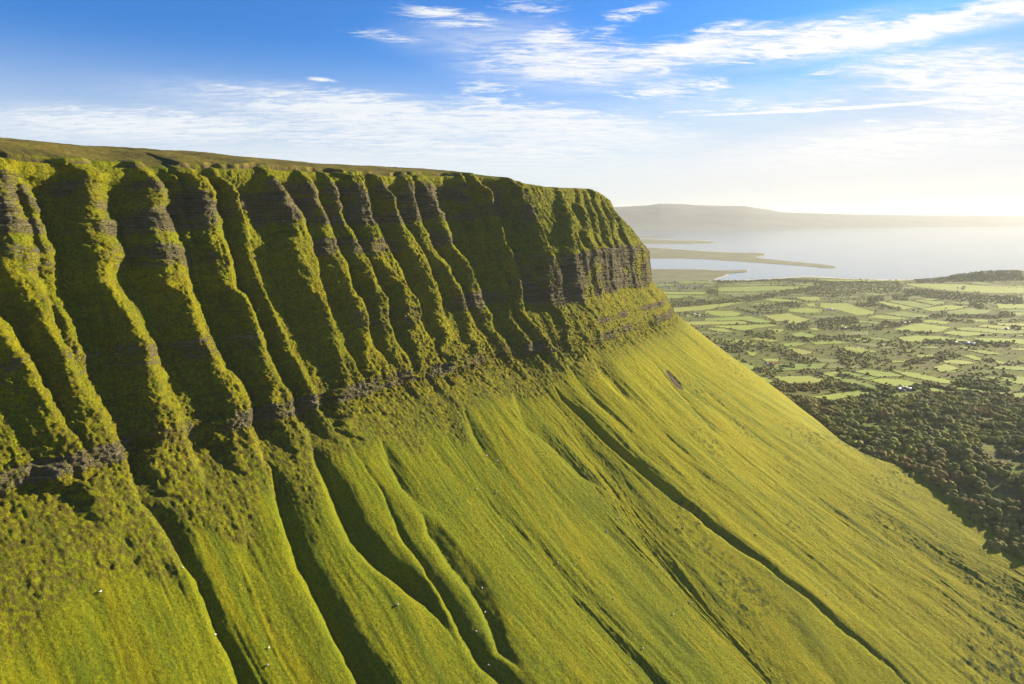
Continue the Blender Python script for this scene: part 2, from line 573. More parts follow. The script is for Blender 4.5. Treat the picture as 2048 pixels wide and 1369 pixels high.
# each rib: right edge of its lit front as (x, y, width of the front), top first; A = how far it stands out
RIBS = [
    (22, [(-250, 300, 20), (-150, 450, 25), (-60, 590, 25), (9, 663, 14), (29, 698, 14), (48, 710, 8), (73, 748, 8), (91, 780, 10), (108, 821, 16), (129, 856, 24), (158, 882, 40), (181, 912, 50), (190, 935, 55)]),
    (22, [(0, 312, 30), (28, 345, 26), (8, 379, 20), (18, 406, 20), (47, 455, 35), (69, 514, 55), (63, 534, 50), (85, 581, 40), (92, 610, 26), (88, 645, 12), (111, 675, 8), (129, 693, 6), (155, 742, 12), (187, 807, 22), (210, 830, 40), (231, 880, 50), (251, 918, 60), (257, 964, 70)]),
    (13, [(44, 353, 2), (76, 406, 3), (80, 435, 5), (108, 479, 12), (108, 511, 14), (120, 543, 14), (126, 598, 8), (150, 660, 2), (175, 720, 1)]),
    (23, [(175, 322, 50), (202, 344, 40), (190, 376, 14), (200, 408, 10), (202, 432, 24), (216, 452, 36), (228, 485, 48), (228, 511, 44), (216, 543, 26), (212, 560, 10), (222, 575, 6), (248, 604, 7), (263, 636, 9), (275, 666, 9), (298, 695, 10), (310, 736, 12), (324, 768, 22), (330, 804, 20), (348, 821, 32), (362, 856, 48), (368, 891, 55)]),
    (23, [(289, 333, 14), (313, 353, 8), (324, 379, 14), (327, 426, 18), (345, 470, 34), (356, 502, 44), (365, 537, 44), (380, 572, 34), (382, 592, 12), (388, 620, 7), (399, 651, 8), (417, 691, 10), (443, 742, 20), (467, 757, 32), (481, 786, 38), (499, 809, 44), (505, 839, 42), (500, 860, 40)]),
    (12, [(344, 342, 10), (364, 358, 10), (382, 402, 8), (392, 450, 4), (405, 520, 2), (420, 560, 1)]),
    (22, [(390, 342, 30), (414, 353, 34), (429, 388, 30), (431, 417, 24), (440, 455, 22), (452, 490, 26), (462, 528, 28), (472, 563, 24), (476, 580, 8), (490, 588, 5), (502, 615, 5), (516, 656, 8), (529, 697, 10), (540, 725, 14), (554, 757, 24), (575, 783, 34), (587, 809, 30), (592, 842, 36)]),
    (17, [(440, 350, 8), (464, 364, 6), (487, 385, 6), (492, 417, 8), (503, 450, 9), (507, 475, 9), (517, 516, 12), (528, 548, 13), (540, 580, 8), (556, 621, 6), (575, 660, 3), (598, 713, 3), (622, 757, 6), (630, 780, 8)]),
    (23, [(548, 350, 14), (563, 363, 12), (580, 385, 14), (589, 408, 16), (604, 431, 18), (613, 458, 26), (624, 481, 40), (636, 519, 40), (639, 557, 30), (651, 586, 20), (662, 624, 8), (674, 662, 10), (686, 690, 14), (709, 719, 24), (727, 757, 44), (736, 786, 60)]),
    (20, [(609, 346, 8), (635, 378, 5), (644, 408, 6), (661, 440, 8), (671, 470, 14), (681, 498, 22), (696, 525, 22), (708, 568, 12), (718, 590, 7), (729, 598, 8), (743, 636, 16), (742, 665, 14), (749, 694, 18), (772, 712, 40), (790, 760, 50)]),
    (19, [(658, 347, 6), (682, 378, 8), (686, 405, 6), (691, 425, 3), (702, 451, 8), (720, 484, 18), (729, 504, 26), (746, 530, 26), (759, 557, 10), (767, 580, 14), (781, 598, 22), (780, 636, 20), (787, 668, 18), (802, 697, 26), (816, 712, 34), (830, 750, 50)]),
    (22, [(700, 344, 22), (723, 355, 18), (737, 384, 20), (743, 419, 18), (758, 457, 24), (772, 489, 32), (790, 516, 44), (805, 542, 34), (816, 571, 10), (834, 598, 28), (843, 624, 32), (842, 641, 28), (854, 665, 32), (872, 691, 44), (883, 740, 60)]),
    (11, [(745, 395, 2), (772, 434, 3), (781, 472, 5), (793, 501, 9), (809, 525, 8)]),
    (21, [(758, 348, 12), (775, 376, 5), (794, 396, 4), (797, 416, 4), (810, 437, 8), (825, 466, 18), (845, 495, 28), (857, 516, 22), (866, 545, 10), (880, 571, 12), (885, 600, 16), (889, 627, 12), (904, 653, 24), (918, 676, 34), (930, 709, 46), (940, 740, 55)]),
    (20, [(828, 355, 16), (832, 393, 10), (845, 437, 10), (860, 478, 16), (878, 507, 14), (901, 530, 6), (916, 560, 4), (930, 583, 4), (939, 612, 5), (948, 641, 10), (974, 676, 30), (989, 706, 46), (1000, 730, 50)]),
    (22, [(856, 358, 20), (869, 384, 14), (877, 416, 10), (889, 428, 8), (898, 466, 8), (910, 492, 6), (930, 513, 4), (948, 539, 4), (956, 568, 14), (968, 600, 20), (983, 636, 24), (994, 662, 14), (1008, 675, 12), (1022, 705, 10)]),
    (18, [(937, 372, 3), (949, 416, 2), (967, 445, 2), (979, 488, 2), (999, 521, 2), (1008, 544, 4), (1024, 577, 6), (1026, 610, 8), (1028, 640, 10), (1041, 656, 10), (1061, 675, 10), (1068, 698, 12), (1084, 715, 18)]),
    (24, [(959, 364, 8), (985, 383, 5), (990, 406, 5), (1002, 439, 9), (1015, 488, 6), (1031, 531, 2), (1045, 570, 6), (1044, 600, 10), (1050, 623, 8), (1064, 646, 6), (1084, 662, 6), (1097, 682, 10), (1123, 708, 22)]),
    (26, [(1031, 367, 14), (1054, 379, 8), (1058, 399, 14), (1074, 419, 18), (1084, 455, 12), (1094, 485, 12), (1114, 521, 26), (1123, 550, 36), (1123, 577, 34), (1130, 610, 26), (1156, 642, 32), (1166, 662, 30), (1185, 690, 40)]),
    (21, [(1117, 369, 6), (1133, 393, 8), (1146, 419, 10), (1156, 455, 16), (1164, 481, 22), (1174, 510, 30), (1182, 560, 36), (1195, 600, 30), (1215, 635, 36), (1230, 668, 44)]),
    (15, [(1160, 375, 8), (1179, 416, 12), (1192, 452, 14), (1199, 480, 18), (1204, 530, 18), (1206, 570, 14), (1225, 600, 10), (1245, 640, 16)]),
    (11, [(1179, 385, 4), (1202, 425, 6), (1211, 465, 8), (1216, 500, 9), (1219, 540, 9), (1226, 570, 8), (1243, 600, 8), (1260, 630, 12)]),
    (16, [(1196, 386, 8), (1215, 429, 10), (1229, 471, 10), (1230, 537, 10), (1232, 563, 8), (1256, 595, 8), (1275, 620, 10), (1290, 655, 20)]),
    (11, [(1216, 398, 4), (1237, 435, 8), (1247, 471, 14), (1254, 537, 16), (1260, 565, 10), (1280, 600, 12), (1300, 650, 20)]),
    (12, [(1235, 415, 4), (1258, 445, 8), (1270, 480, 10), (1278, 537, 14), (1284, 565, 12), (1302, 600, 12), (1322, 645, 20)]),
]
# gullies on the talus: strip centre (x, y, strip width) in frame pixels, top first
GULLIES = [
    (1.0, [(296, 985, 30), (337, 1013, 46), (371, 1071, 44), (405, 1140, 34), (430, 1208, 32), (464, 1276, 36), (508, 1355, 44), (560, 1450, 44)]),
    (1.0, [(556, 925, 24), (570, 975, 36), (592, 1040, 40), (620, 1110, 42), (655, 1179, 44), (700, 1250, 50), (750, 1330, 60), (800, 1420, 60)]),
    (1.0, [(636, 880, 26), (684, 970, 46), (723, 1042, 54), (773, 1096, 52), (837, 1150, 46), (866, 1185, 34), (890, 1225, 22), (915, 1275, 10), (935, 1320, 3)]),
    (1.0, [(700, 870, 10), (734, 935, 12), (778, 988, 14), (812, 1062, 18), (847, 1106, 22), (895, 1169, 30), (930, 1238, 34), (974, 1296, 42), (1032, 1355, 50), (1090, 1430, 50)]),
    (0.9, [(850, 1020, 16), (866, 1040, 36), (905, 1091, 42), (944, 1140, 44), (983, 1205, 44), (1005, 1270, 38), (1052, 1340, 24)]),
    (0.5, [(765, 860, 16), (785, 905, 30), (812, 954, 30), (842, 993, 22), (870, 1030, 12)]),
    (0.38, [(925, 800, 12), (954, 860, 26), (974, 895, 22), (1003, 944, 9), (1042, 993, 8), (1091, 1062, 8), (1140, 1120, 10), (1200, 1190, 10)]),
    (0.22, [(1032, 775, 24), (1062, 840, 34), (1110, 880, 30), (1164, 935, 26), (1220, 985, 14)]),
    (1.0, [(1108, 772, 8), (1130, 797, 12), (1169, 829, 20), (1218, 876, 24), (1267, 915, 26), (1335, 969, 26), (1395, 1017, 26), (1463, 1073, 24), (1531, 1123, 24), (1594, 1172, 22), (1657, 1227, 20), (1725, 1281, 20), (1766, 1320, 18), (1810, 1362, 16), (1880, 1430, 14)]),
    (0.4, [(1190, 708, 14), (1215, 742, 24), (1240, 772, 22), (1270, 810, 10)]),
    (0.28, [(960, 990, 8), (1042, 1062, 12), (1101, 1130, 12), (1154, 1198, 12), (1213, 1257, 14), (1286, 1330, 16), (1340, 1400, 16)]),
    (0.32, [(1277, 778, 5), (1316, 817, 8), (1384, 881, 8), (1450, 940, 6), (1520, 1000, 5)]),
    (0.25, [(1140, 720, 16), (1165, 755, 20), (1200, 800, 18), (1240, 845, 12), (1290, 890, 8)]),
    (0.4, [(510, 1040, 10), (500, 1075, 30), (510, 1110, 28), (540, 1160, 14)]),
    (0.4, [(262, 1010, 20), (262, 1060, 34), (290, 1120, 30), (330, 1180, 20), (370, 1240, 12)]),
    (0.25, [(1400, 770, 5), (1470, 830, 8), (1560, 905, 8), (1640, 975, 6)]),
    (0.3, [(1290, 700, 8), (1340, 760, 10), (1420, 850, 8), (1500, 930, 6)]),
]

rows = np.arange(NR)


def line_on_rows(pts):
    """(x, y, w) pixels -> rows spanned, s of the right edge, s width"""
    a = locate([(p[0], p[1]) for p in pts])
    b = locate([(p[0] - p[2], p[1] - 0.35 * p[2]) for p in pts])
    rr = np.array([k[0] for k in a], float)
    ss = np.array([k[1] for k in a])
    ww = np.array([max(1.0, k[1] - j[1]) for k, j in zip(a, b)])
    o = np.argsort(rr, kind='stable')
    rr, ss, ww = rr[o], ss[o], ww[o]
    rr = rr + np.arange(len(rr)) * 1e-3
    return rr, ss, ww


rowdrop = Zall[:, NS // 3][:, None]
isT = np.r_[np.zeros(NC), dt][:, None]           # distance out on the talus
hdrop = (505 - Zall[:, NS // 3])[:, None]
S2_ = s_[None, :] + 0 * isT
AM = 9 + 19 * smooth(hdrop, 0, 38)
AM = AM * (1 - smooth(isT, -5, 55)) * (1 - 0.32 * smooth(Zall[:, NS // 3][:, None], 335, 262)) * (1 - 0.38 * fn[None, :]) * (1 - 0.62 * fn[None, :] * smooth(hdrop, 90, 118))
AM = AM * (1 - 0.55 * smooth(S2_, 640, 850) * smooth(Zall[:, NS // 3][:, None], 372, 266))
S2, R2 = np.meshgrid(s_, rows.astype(float))
SL = np.r_[np.cumsum(np.r_[0, np.full(NC - 1, 0.72)]), 310 + dt]      # rough distance down the slope
SLg = SL[:, None] + 0 * S2
wig = 2.2 * vn(S2 * 0.02, SLg / 17, 61) + 1.0 * vn(S2 * 0.06, SLg / 6.0, 62) + 0.5 * vn(S2 * 0.1, SLg / 2.6, 63)
PR = np.zeros_like(S2)
lwig2 = fbm(S2 / 4, SLg / 3.0, 2, 171)
lwig = vn(S2 * 0.03, SLg / 11, 161) + 0.7 * vn(S2 * 0.07, SLg / 4.5, 162)
scale_up = 1 + 0.10 * vn(S2 / 30, SLg / 18, 41)
TRACE = {}
for k, (A, pts) in enumerate(RIBS):
    rr, ss, ww = line_on_rows(pts)
    TRACE[k] = (rr, ss, ww)
    right = np.interp(rows, rr, ss)
    if rr[0] < 60: rr0 = -50
    else: rr0 = rr[0]
    # beyond its traced end carry on in the same direction
    gr = (ss[-1] - ss[-3]) / max(rr[-1] - rr[-3], 1)
    right = np.where(rows > rr[-1], ss[-1] + np.clip(gr, -0.3, 0.3) * (rows - rr[-1]), right)
    wd = np.interp(rows, rr, ww) * (0.85 + 0.4 * smooth(Zall[:, NS // 3], 320, 262))
    end = rr[-1] if rr[-1] < NC - 70 else NC + 150
    act = smooth(rows, rr0 - 10, rr0 + 45) * (1 - smooth(rows, end - 5, end + 60))
    rg = (right[:, None] + wig)
    lf = rg - wd[:, None] * (1 + 0.3 * lwig) - 0.8 * lwig2
    kl, kr = 1.12, 1.3
    d = S2 - rg
    e = lf - S2
    er = 1.9 * np.logaddexp(0, np.clip(e / 1.9, -30, 30 + 0 * e) ) * (e < 55) + e * (e >= 55)
    dr = 1.1 * np.logaddexp(0, np.clip(d / 1.1, -30, 30)) * (d < 30) + d * (d >= 30)
    prof = (A * act)[:, None] * (AM / 24.0) - (kl * er + kr * dr) * (1 - 0.35 * smooth(isT, 0, 60))
    inside = (d < 0) & (e < 0)
    mid = np.where(inside, -0.10 * np.minimum(np.abs(d), np.abs(e)), 0)       # faint hollow keeps the front lively
    prof = prof + mid
    PR = np.maximum(PR, prof)
# floor between the ribs is a rounded gully
PR = np.where(PR < 2, 2 * np.exp((np.minimum(PR, 2) - 2) / 6.0) * 0.6 + PR * 0.4, PR)
DEPTH = np.maximum(AM * 1.0 - PR, 0)
GD = np.zeros_like(S2)
for gi, (st_, pts) in enumerate(GULLIES):
    rr, ss, ww = line_on_rows([(p[0] + p[2] / 2, p[1] + 0.2 * p[2], p[2]) for p in pts])
    right = np.interp(rows, rr, ss)
    wd = np.interp(rows, rr, ww) * (0.95 if gi == 8 else 1.2)
    act = smooth(rows, rr[0] - 12, rr[0] + 18) * (1 - smooth(rows, rr[-1] - 20, rr[-1] + 6))
    k1 = 0.72 * st_
    dep = (wd * k1 * act)[:, None]
    rg = right[:, None] + 0.6 * wig
    bot = rg - wd[:, None]
    g = dep - k1 * np.maximum(S2 - bot, 0) - 1.5 * k1 * np.maximum(bot - S2, 0)
    rd = 1.0 + 2.6 * (1 - smooth(S2, 620, 1000))
    g = np.where(g < rd, rd * np.exp((g - rd) / rd), g) * smooth(dep, 0, 2.0)
    GD = np.maximum(GD, g)
GD = np.minimum(GD, 16) * smooth(isT, -10, 25)

# a coordinate that runs with the gullies, so that every streak flows down the slope beside them
GUIDES = [GULLIES[0][1], GULLIES[1][1], GULLIES[3][1], GULLIES[6][1], GULLIES[8][1],
          [(1261, 750, 1), (1330, 830, 1), (1400, 890, 1), (1482, 959, 1), (1558, 1020, 1), (1621, 1073, 1), (1800, 1210, 1), (2000, 1370, 1)],
          [(1340, 690, 1), (1400, 735, 1), (1500, 800, 1), (1621, 865, 1), (1742, 950, 1), (1799, 985, 1), (1950, 1080, 1), (2100, 1170, 1)]]
drift = np.zeros((len(GUIDES) + 2, NR))
u0 = [0.0]
for i, g in enumerate(GUIDES):
    rr, ss, ww = line_on_rows([(p[0], p[1], 1) for p in g])
    rr = np.maximum.accumulate(rr + np.arange(len(rr)) * 1e-3)
    e = np.polyfit(rr[-4:], ss[-4:], 1)[0]
    v = np.interp(rows, rr, ss)
    v = np.where(rows > rr[-1], ss[-1] + np.clip(e, -1.5, 1.5) * (rows - rr[-1]), v)
    v = np.convolve(np.pad(v, 20, mode='edge'), np.ones(41) / 41, 'valid')
    drift[i + 1] = v - v[NC]
    u0.append(v[NC])
u0.append(SLEN)
drift[0] = drift[1]
U = np.empty_like(S2)
for r in range(NR):
    xs = np.array(u0) + drift[:, r]
    xs = np.maximum.accumulate(xs + np.arange(len(xs)) * 1e-3)
    U[r] = np.interp(s_, xs, u0)
U = np.where(isT > 0, U, S2)
# finer relief
cl = 1 - smooth(isT, 0, 30)
lowr = bell(Zall, 150, 262, 14) * (1 - cl * 0.3)
sub = fbm(S2 / 13 + 0.5 * vn(S2 / 40, SLg / 40, 3), SLg / 70, 4, 11, 0.55)
stra = vn(S2 * 0.012, Zall / 2.6, 21) + 0.6 * vn(S2 * 0.05, Zall / 1.1, 23)
tus = fbm(S2 / 5.0, SLg / 4.0, 4, 31, 0.62)
tus2 = ridged(S2 / 3.4 + 0.4 * tus, SLg / 5.5, 3, 37, 0.6)
scr_d = np.interp(s_, [0, SLEN * 0.3, SLEN * 0.45, SLEN * 0.6, SLEN * 0.75, SLEN], [75, 70, 58, 40, 22, 14])[None, :]
scr_d = scr_d * (1 + 0.35 * vn(S2 / 35, SLg * 0, 77))
scrub = (1 - smooth(isT, scr_d - 8, scr_d + 12)) * smooth(Zall, 460, 250) * (0.35 + 0.65 * smooth(Zall, 300, 262))
scrub = np.clip(scrub, 0, 1) * (1 - 0.65 * fn[None, :])
calm = 1 - 0.65 * fn[None, :] * bell(Zall, 272, 318, 4)
REL = sub * (3.3 * cl + 0.9 * (1 - cl)) + stra * ((0.45 + 0.6 * np.vstack([np.clip(wall1 + wall2 + wall3 + wall3b + wall4 + wall5, 0, 1), np.zeros((NTAL, NS))])) * cl + 0.25 * scrub * (1 - cl))
tus3 = fbm(S2 / 2.3, SLg / 2.1, 2, 133, 0.7)
REL = REL * calm + calm * tus * (1.0 * cl + 0.30 * (1 - cl) + 0.5 * scrub) + tus2 * (0.7 * cl + 0.12 + 0.5 * scrub) + tus3 * (0.65 * cl + 0.18 + 0.5 * scrub)
# long faint rills on the grass
rill = ridged(U / 9.0 + 0.6 * vn(U / 30, SLg / 60, 8), SLg / 160, 3, 51, 0.6)
REL = REL + rill * 0.75 * (1 - cl) * smooth(isT, 10, 60)
und = fbm(U / 46, SLg / 130, 3, 91, 0.5)
REL = REL + 3.0 * und * smooth(isT, 10, 90)
fold = ridged(U / 24 + 0.5 * vn(U / 60, SLg / 90, 8), SLg / 190, 2, 251, 0.5)
REL = REL + 0.9 * fold * smooth(isT, 15, 80) * (1 - 0.4 * fn[None, :])
REL = REL + (0.16 * vn(S2 / 26 + 0.4 * vn(S2 / 9, SLg / 9, 3), SLg / 1.9, 255)) * (0.4 + 0.6 * smooth(isT, 0, 40))
hump = fbm(S2 / 16, SLg / 14, 3, 95, 0.55)
REL = REL + 0.55 * hump * smooth(isT, 120, 330)

# displace along the envelope normal
du = np.gradient(ENV, axis=1)
dv = np.gradient(ENV, axis=0)
N = np.cross(dv, du)
N /= np.linalg.norm(N, axis=-1, keepdims=True) + 1e-9
if N[NR // 2, NS // 4, 2] < 0: N = -N
sgn = np.sign(N[..., 2:3])
N = N * np.where(sgn == 0, 1, sgn)
hor = np.stack([nx_[None, :] + 0 * S2, ny_[None, :] + 0 * S2, 0 * S2], -1)
wc = smooth(isT, 0, 120)[..., None]
DIR = hor * (1 - wc) * 0.75 + N * (0.25 + 0.75 * wc)
DIR /= np.linalg.norm(DIR, axis=-1, keepdims=True)
fade_lip = smooth(hdrop, 0, 10)
M = ENV - DIR * (DEPTH + GD)[..., None] + N * (REL * (0.15 + 0.85 * fade_lip))[..., None]

# rock where the finished surface is steep
du = np.gradient(M, axis=1)
dv = np.gradient(M, axis=0)
N2 = np.cross(dv, du)
N2 /= np.linalg.norm(N2, axis=-1, keepdims=True) + 1e-9
slope = np.abs(N2[..., 2])
walls = np.clip(np.vstack([wall1 * 0.9 + wall2 + wall3 * (1 - fn[None, :]) * 0.8 + wall3b + wall4 + wall5, np.zeros((NTAL, NS))]), 0, 1)
rock = (0.50 * walls + 0.2 * np.vstack([(wall4 + wall5) * (0.4 + 0.6 * fn[None, :]), np.zeros((NTAL, NS))]) + 0.55 * np.vstack([wall3b, np.zeros((NTAL, NS))]) + 0.62 * smooth(0.50 - slope, 0.0, 0.30) * smooth(walls, -0.3, 0.5)) * (1 - smooth(isT, 2, 14))
patch = fbm(S2 / 34, Zall / 22, 3, 99, 0.6)
rock = rock * (0.35 + 1.0 * smooth(patch, -0.35, 0.3)) * (0.62 + 0.38 * smooth(AM - DEPTH, 3, 15))
lush_shade_lift = smooth(fbm(S2 / 30, SLg / 60, 3, 71), 0.12, 0.5) * 0.7 * smooth(isT, 20, 60) + smooth(GD, 3, 12) * 0.7 + 0.55 * smooth(DEPTH, 4, 16) * cl  # random lush patches and gullies, plus the rib flanks brightened against their shade
lush_shade_lift = lush_shade_lift + 0.5 * (1 - smooth(np.abs(hdrop - 70), 5, 22))
lush_shade_lift = np.clip(lush_shade_lift, 0, 1)
streak = fbm(U / 7.5 + 0.5 * vn(U / 25, SLg / 50, 8), SLg / 85, 4, 401, 0.6) * (0.75 + 0.25 * smooth(isT, 5, 50)) + cl * 0.35 * fbm(S2 / 40, Zall / 3.5, 3, 405)
tuft_zone = smooth(fbm(S2 / 55, SLg / 70, 3, 411), 0.0, 0.45) * smooth(isT, 60, 140) * (0.35 + 0.65 * smooth(S2, 850, 1150))
tuft = tuft_zone * smooth(fbm(S2 / 4.5, SLg / 3.4, 3, 415, 0.6), 0.10, 0.36)
REL2 = 0.6 * tuft
# the bare earth scar
sx, sy = project(M[::1, ::1])
soil = np.zeros_like(S2)
for (x, y, rx, ry, a) in [(1349, 761, 26, 5.5, 50)]:
    ca, sa = math.cos(R(a)), math.sin(R(a))
    u = (sx - x) * ca + (sy - y) * sa
    v = -(sx - x) * sa + (sy - y) * ca
    soil = np.maximum(soil, 1 - smooth((u / rx) ** 2 + (v / ry) ** 2 + 0.25 * tus, 0.8, 1.1))
M = M - N * (1.0 * soil - REL2)[..., None]

# plateau, from the lip inland
NPL = 130
r_ = 420 * np.linspace(1, 0, NPL + 1)[:-1] ** 2.2
a_in = np.interp(s_, [0, S_NOSE - 200, S_NOSE + 60, SLEN], [R(306), R(310), R(296), R(262)])
k_in = 1 - 0.45 * smooth(s_, S_NOSE - 150, S_NOSE + 200)
kz = np.interp(s_, [0, SLEN * 0.30, SLEN * 0.5, SLEN * 0.68, SLEN], [44, 44, 30, 9, -4])
rr_ = r_[:, None] * k_in[None, :]
def runmean(v, k=31):
    return np.convolve(np.pad(v, k, mode='edge'), np.ones(2 * k + 1) / (2 * k + 1), 'valid')


bl = smooth(r_[:, None], 0.5, 22)
PLX = (M[0, :, 0] * (1 - bl) + (runmean(M[0, :, 0]) + 4 * np.sin(a_in)) * bl) + np.sin(a_in)[None, :] * rr_
PLY = (M[0, :, 1] * (1 - bl) + (runmean(M[0, :, 1]) + 4 * np.cos(a_in)) * bl) + np.cos(a_in)[None, :] * rr_
PLZ = M[0, :, 2][None, :] + kz[None, :] * (1 - np.exp(-r_[:, None] / 120.0))
sm = smooth(r_[:, None], 2, 40)
PLZ = PLZ * 1.0 + sm * (1.2 * fbm(PLX / 30, PLY / 30, 4, 13) + 0.5 * fbm(PLX / 5, PLY / 5, 3, 17))
# the lip line itself is made smooth inland
lipz = np.convolve(np.pad(M[0, :, 2], 20, mode='edge'), np.ones(41) / 41, 'valid')
PLZ = PLZ + sm * (lipz - M[0, :, 2])[None, :]
# peat hags: small dark scarps a little way back from the lip
hg = 9 + 7 * vn(s_ / 38, s_ * 0, 141) + 3 * vn(s_ / 9, s_ * 0, 142)
hag = smooth(r_[:, None], (hg - 0.6)[None, :], (hg + 0.6)[None, :])
hon = smooth(vn(s_ / 45, s_ * 0 + 9, 143) + 0.55, 0, 0.3)[None, :] * (1 - smooth(s_, S_NOSE - 330, S_NOSE - 230))[None, :]
PLZ = PLZ + 3.6 * hag * hon * np.exp(-np.maximum(r_[:, None] - hg[None, :], 0) / 60) - 3.0 * hon * np.exp(-((r_[:, None] - hg[None, :] + 1.5) / 2.2) ** 2)
PL = np.stack([PLX, PLY, PLZ], -1)
FULL = np.vstack([PL, M])
zpl = np.zeros_like(PLX)
moor = np.vstack([smooth(r_[:, None] + 3 * vn(PLX / 12, PLY / 12, 4), 4, 12) + zpl, np.zeros_like(S2)])
hsoil = hon * np.exp(-((r_[:, None] - hg[None, :] + 0.5) / 1.1) ** 2) * smooth(vn(s_ / 6, s_ * 0, 149) + 0.3, 0, 0.3)[None, :]
attrs = dict(rock=np.vstack([zpl, rock]), soil=np.vstack([hsoil, soil]), moor=moor, lush_shade_lift=np.vstack([zpl, lush_shade_lift]), scrub=np.vstack([zpl, scrub]), streak=np.vstack([zpl, streak]), tuft=np.vstack([zpl, tuft]), crag=np.vstack([zpl, cl * np.ones_like(S2)]), right_slope=np.vstack([zpl, smooth(S2, 850, 1250) * smooth(isT, 0, 60)]))
mt_mat = mountain_material()
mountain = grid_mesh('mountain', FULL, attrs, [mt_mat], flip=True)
tag(mountain, kind='structure')
# ------------------------------------------------------------------ sea
sea_m, t, b = new_mat('sea_water', 0.14, 0.5)
b.inputs['Base Color'].default_value = (0.10, 0.15, 0.18, 1)
b.inputs['IOR'].default_value = 1.33
tc = t.node('ShaderNodeTexCoord')
n = t.noise(t.mapping(tc.outputs['Object'], rot=(0, 0, R(25)), scale=(0.004, 0.012, 1)), 1.0, 6, 0.6)
n2 = t.noise(t.mapping(tc.outputs['Object'], rot=(0, 0, R(-10)), scale=(0.0009, 0.0035, 1)), 1.0, 4, 0.6)
bump(t, b, n, 0.3, 3.0)
sea = tri_mesh('sea', [(-40000, 2600, SEA), (60000, 2600, SEA), (60000, 62000, SEA), (-40000, 62000, SEA)], [(0, 1, 2, 3)], [sea_m])
tag(sea, kind='structure')

# ------------------------------------------------------------------ the plain
def poly_mesh(name, pts3, mats, thick=3.0, kind='structure'):
    """filled outline with a skirt, for low land lying in the sea"""
    bm = bmesh.new()
    top = [bm.verts.new(p) for p in pts3]
    low = [bm.verts.new((p[0], p[1], p[2] - thick)) for p in pts3]
    f = bm.faces.new(top)
    n = len(top)
    for i in range(n):
        bm.faces.new((top[i], low[i], low[(i + 1) % n], top[(i + 1) % n]))
    bmesh.ops.triangulate(bm, faces=[f])
    bmesh.ops.recalc_face_normals(bm, faces=bm.faces)
    me = bpy.data.meshes.new(name)
    bm.to_mesh(me)
    bm.free()
    for m in mats: me.materials.append(m)
    o = bpy.data.objects.new(name, me)
    COL.objects.link(o)
    if kind: tag(o, kind=kind)
    return o


def smooth_line(pts, it=2):
    p = np.asarray(pts, float)
    for _ in range(it):
        a = p[:-1] * 0.75 + p[1:] * 0.25
        c = p[:-1] * 0.25 + p[1:] * 0.75
        p = np.vstack([p[:1], np.stack([a, c], 1).reshape(-1, 2), p[-1:]])
    return p


def rough_line(p, amp, seed):
    p = np.asarray(p, float)
    k = np.arange(len(p))
    p = p.copy()
    p[:, 1] += amp * vn(k * 0.7, k * 0.0, seed)
    p[:, 0] += 3 * amp * vn(k * 0.9, k * 0.0 + 5, seed)
    return p


plain_m, t, b = new_mat('rough_pasture', 0.95, 0.08)
tc = t.node('ShaderNodeTexCoord')
P = tc.outputs['Object']
a1 = t.noise(P, 0.004, 5, 0.6)
a2 = t.noise(P, 0.03, 6, 0.7)
c = t.mix(t.ramp(a1, 0.4, 0.6), (0.11, 0.14, 0.018), (0.12, 0.115, 0.028))
c = t.mix(t.ramp(a2, 0.45, 0.65), c, (0.19, 0.225, 0.022))
c = t.mix(t.ramp(t.noise(P, 0.012, 3, 0.6), 0.56, 0.66, 0, 0.8), c, (0.15, 0.085, 0.035))
t.l.new(c, b.inputs['Base Color'])
bump(t, b, t.noise(P, 0.25, 4, 0.7), 1.0, 2.0)

coast_px = [(1200, 575), (1300, 566), (1380, 562), (1433, 561), (1441, 562), (1505, 561), (1554, 558), (1593, 554), (1640, 555), (1698, 558), (1749, 560), (1800, 560.5), (1835, 560),
            (1900, 558), (1960, 556), (2040, 553), (2120, 552), (2300, 556)]
cl_px = rough_line(smooth_line(coast_px, 2), 0.35, 3)
cP = np.array([to_plane(x, y, SEA + 2.0) for x, y in cl_px])
cxs, cys = cP[:, 0], cP[:, 1]


def coast_y(X):
    return np.interp(X, cxs, cys, left=cys[0] - 200, right=cys[-1])


ncx, ncy = 420, 420
gx = np.linspace(-1500, 6600, ncx)
gyv = np.linspace(0, 1, ncy) ** 1.4
GX = np.repeat(gx[None, :], ncy, 0)
CY = coast_y(gx)[None, :]
GY = -900 + (CY + 900) * gyv[:, None]


def plain_h(X, Y):
    z = plain_z(Y) + 1.6 * fbm(X / 160, Y / 160, 3, 201)
    edge = smooth(coast_y(X) - Y, 0, 160)
    z = z * edge + (1 - edge) * (SEA + 1.2)
    near = smooth(Y, 1900, 1000)
    z = z + near * 9 * fbm(X / 130, Y / 130, 3, 205)
    hp = on_plain(1990, 562)
    hill = np.exp(-(((X - hp[0]) / 520) ** 2 + ((Y - hp[1] - 60) / 170) ** 2)) * 62
    hp2 = on_plain(2120, 560)
    hill = hill + np.exp(-(((X - hp2[0]) / 420) ** 2 + ((Y - hp2[1] - 40) / 200) ** 2)) * 48
    return z + hill * edge


GZ = plain_h(GX, GY)
GZ[-1] = SEA - 1.0
plain = grid_mesh('ground', np.stack([GX, GY, GZ], -1), None, [plain_m])
tag(plain, kind='structure')

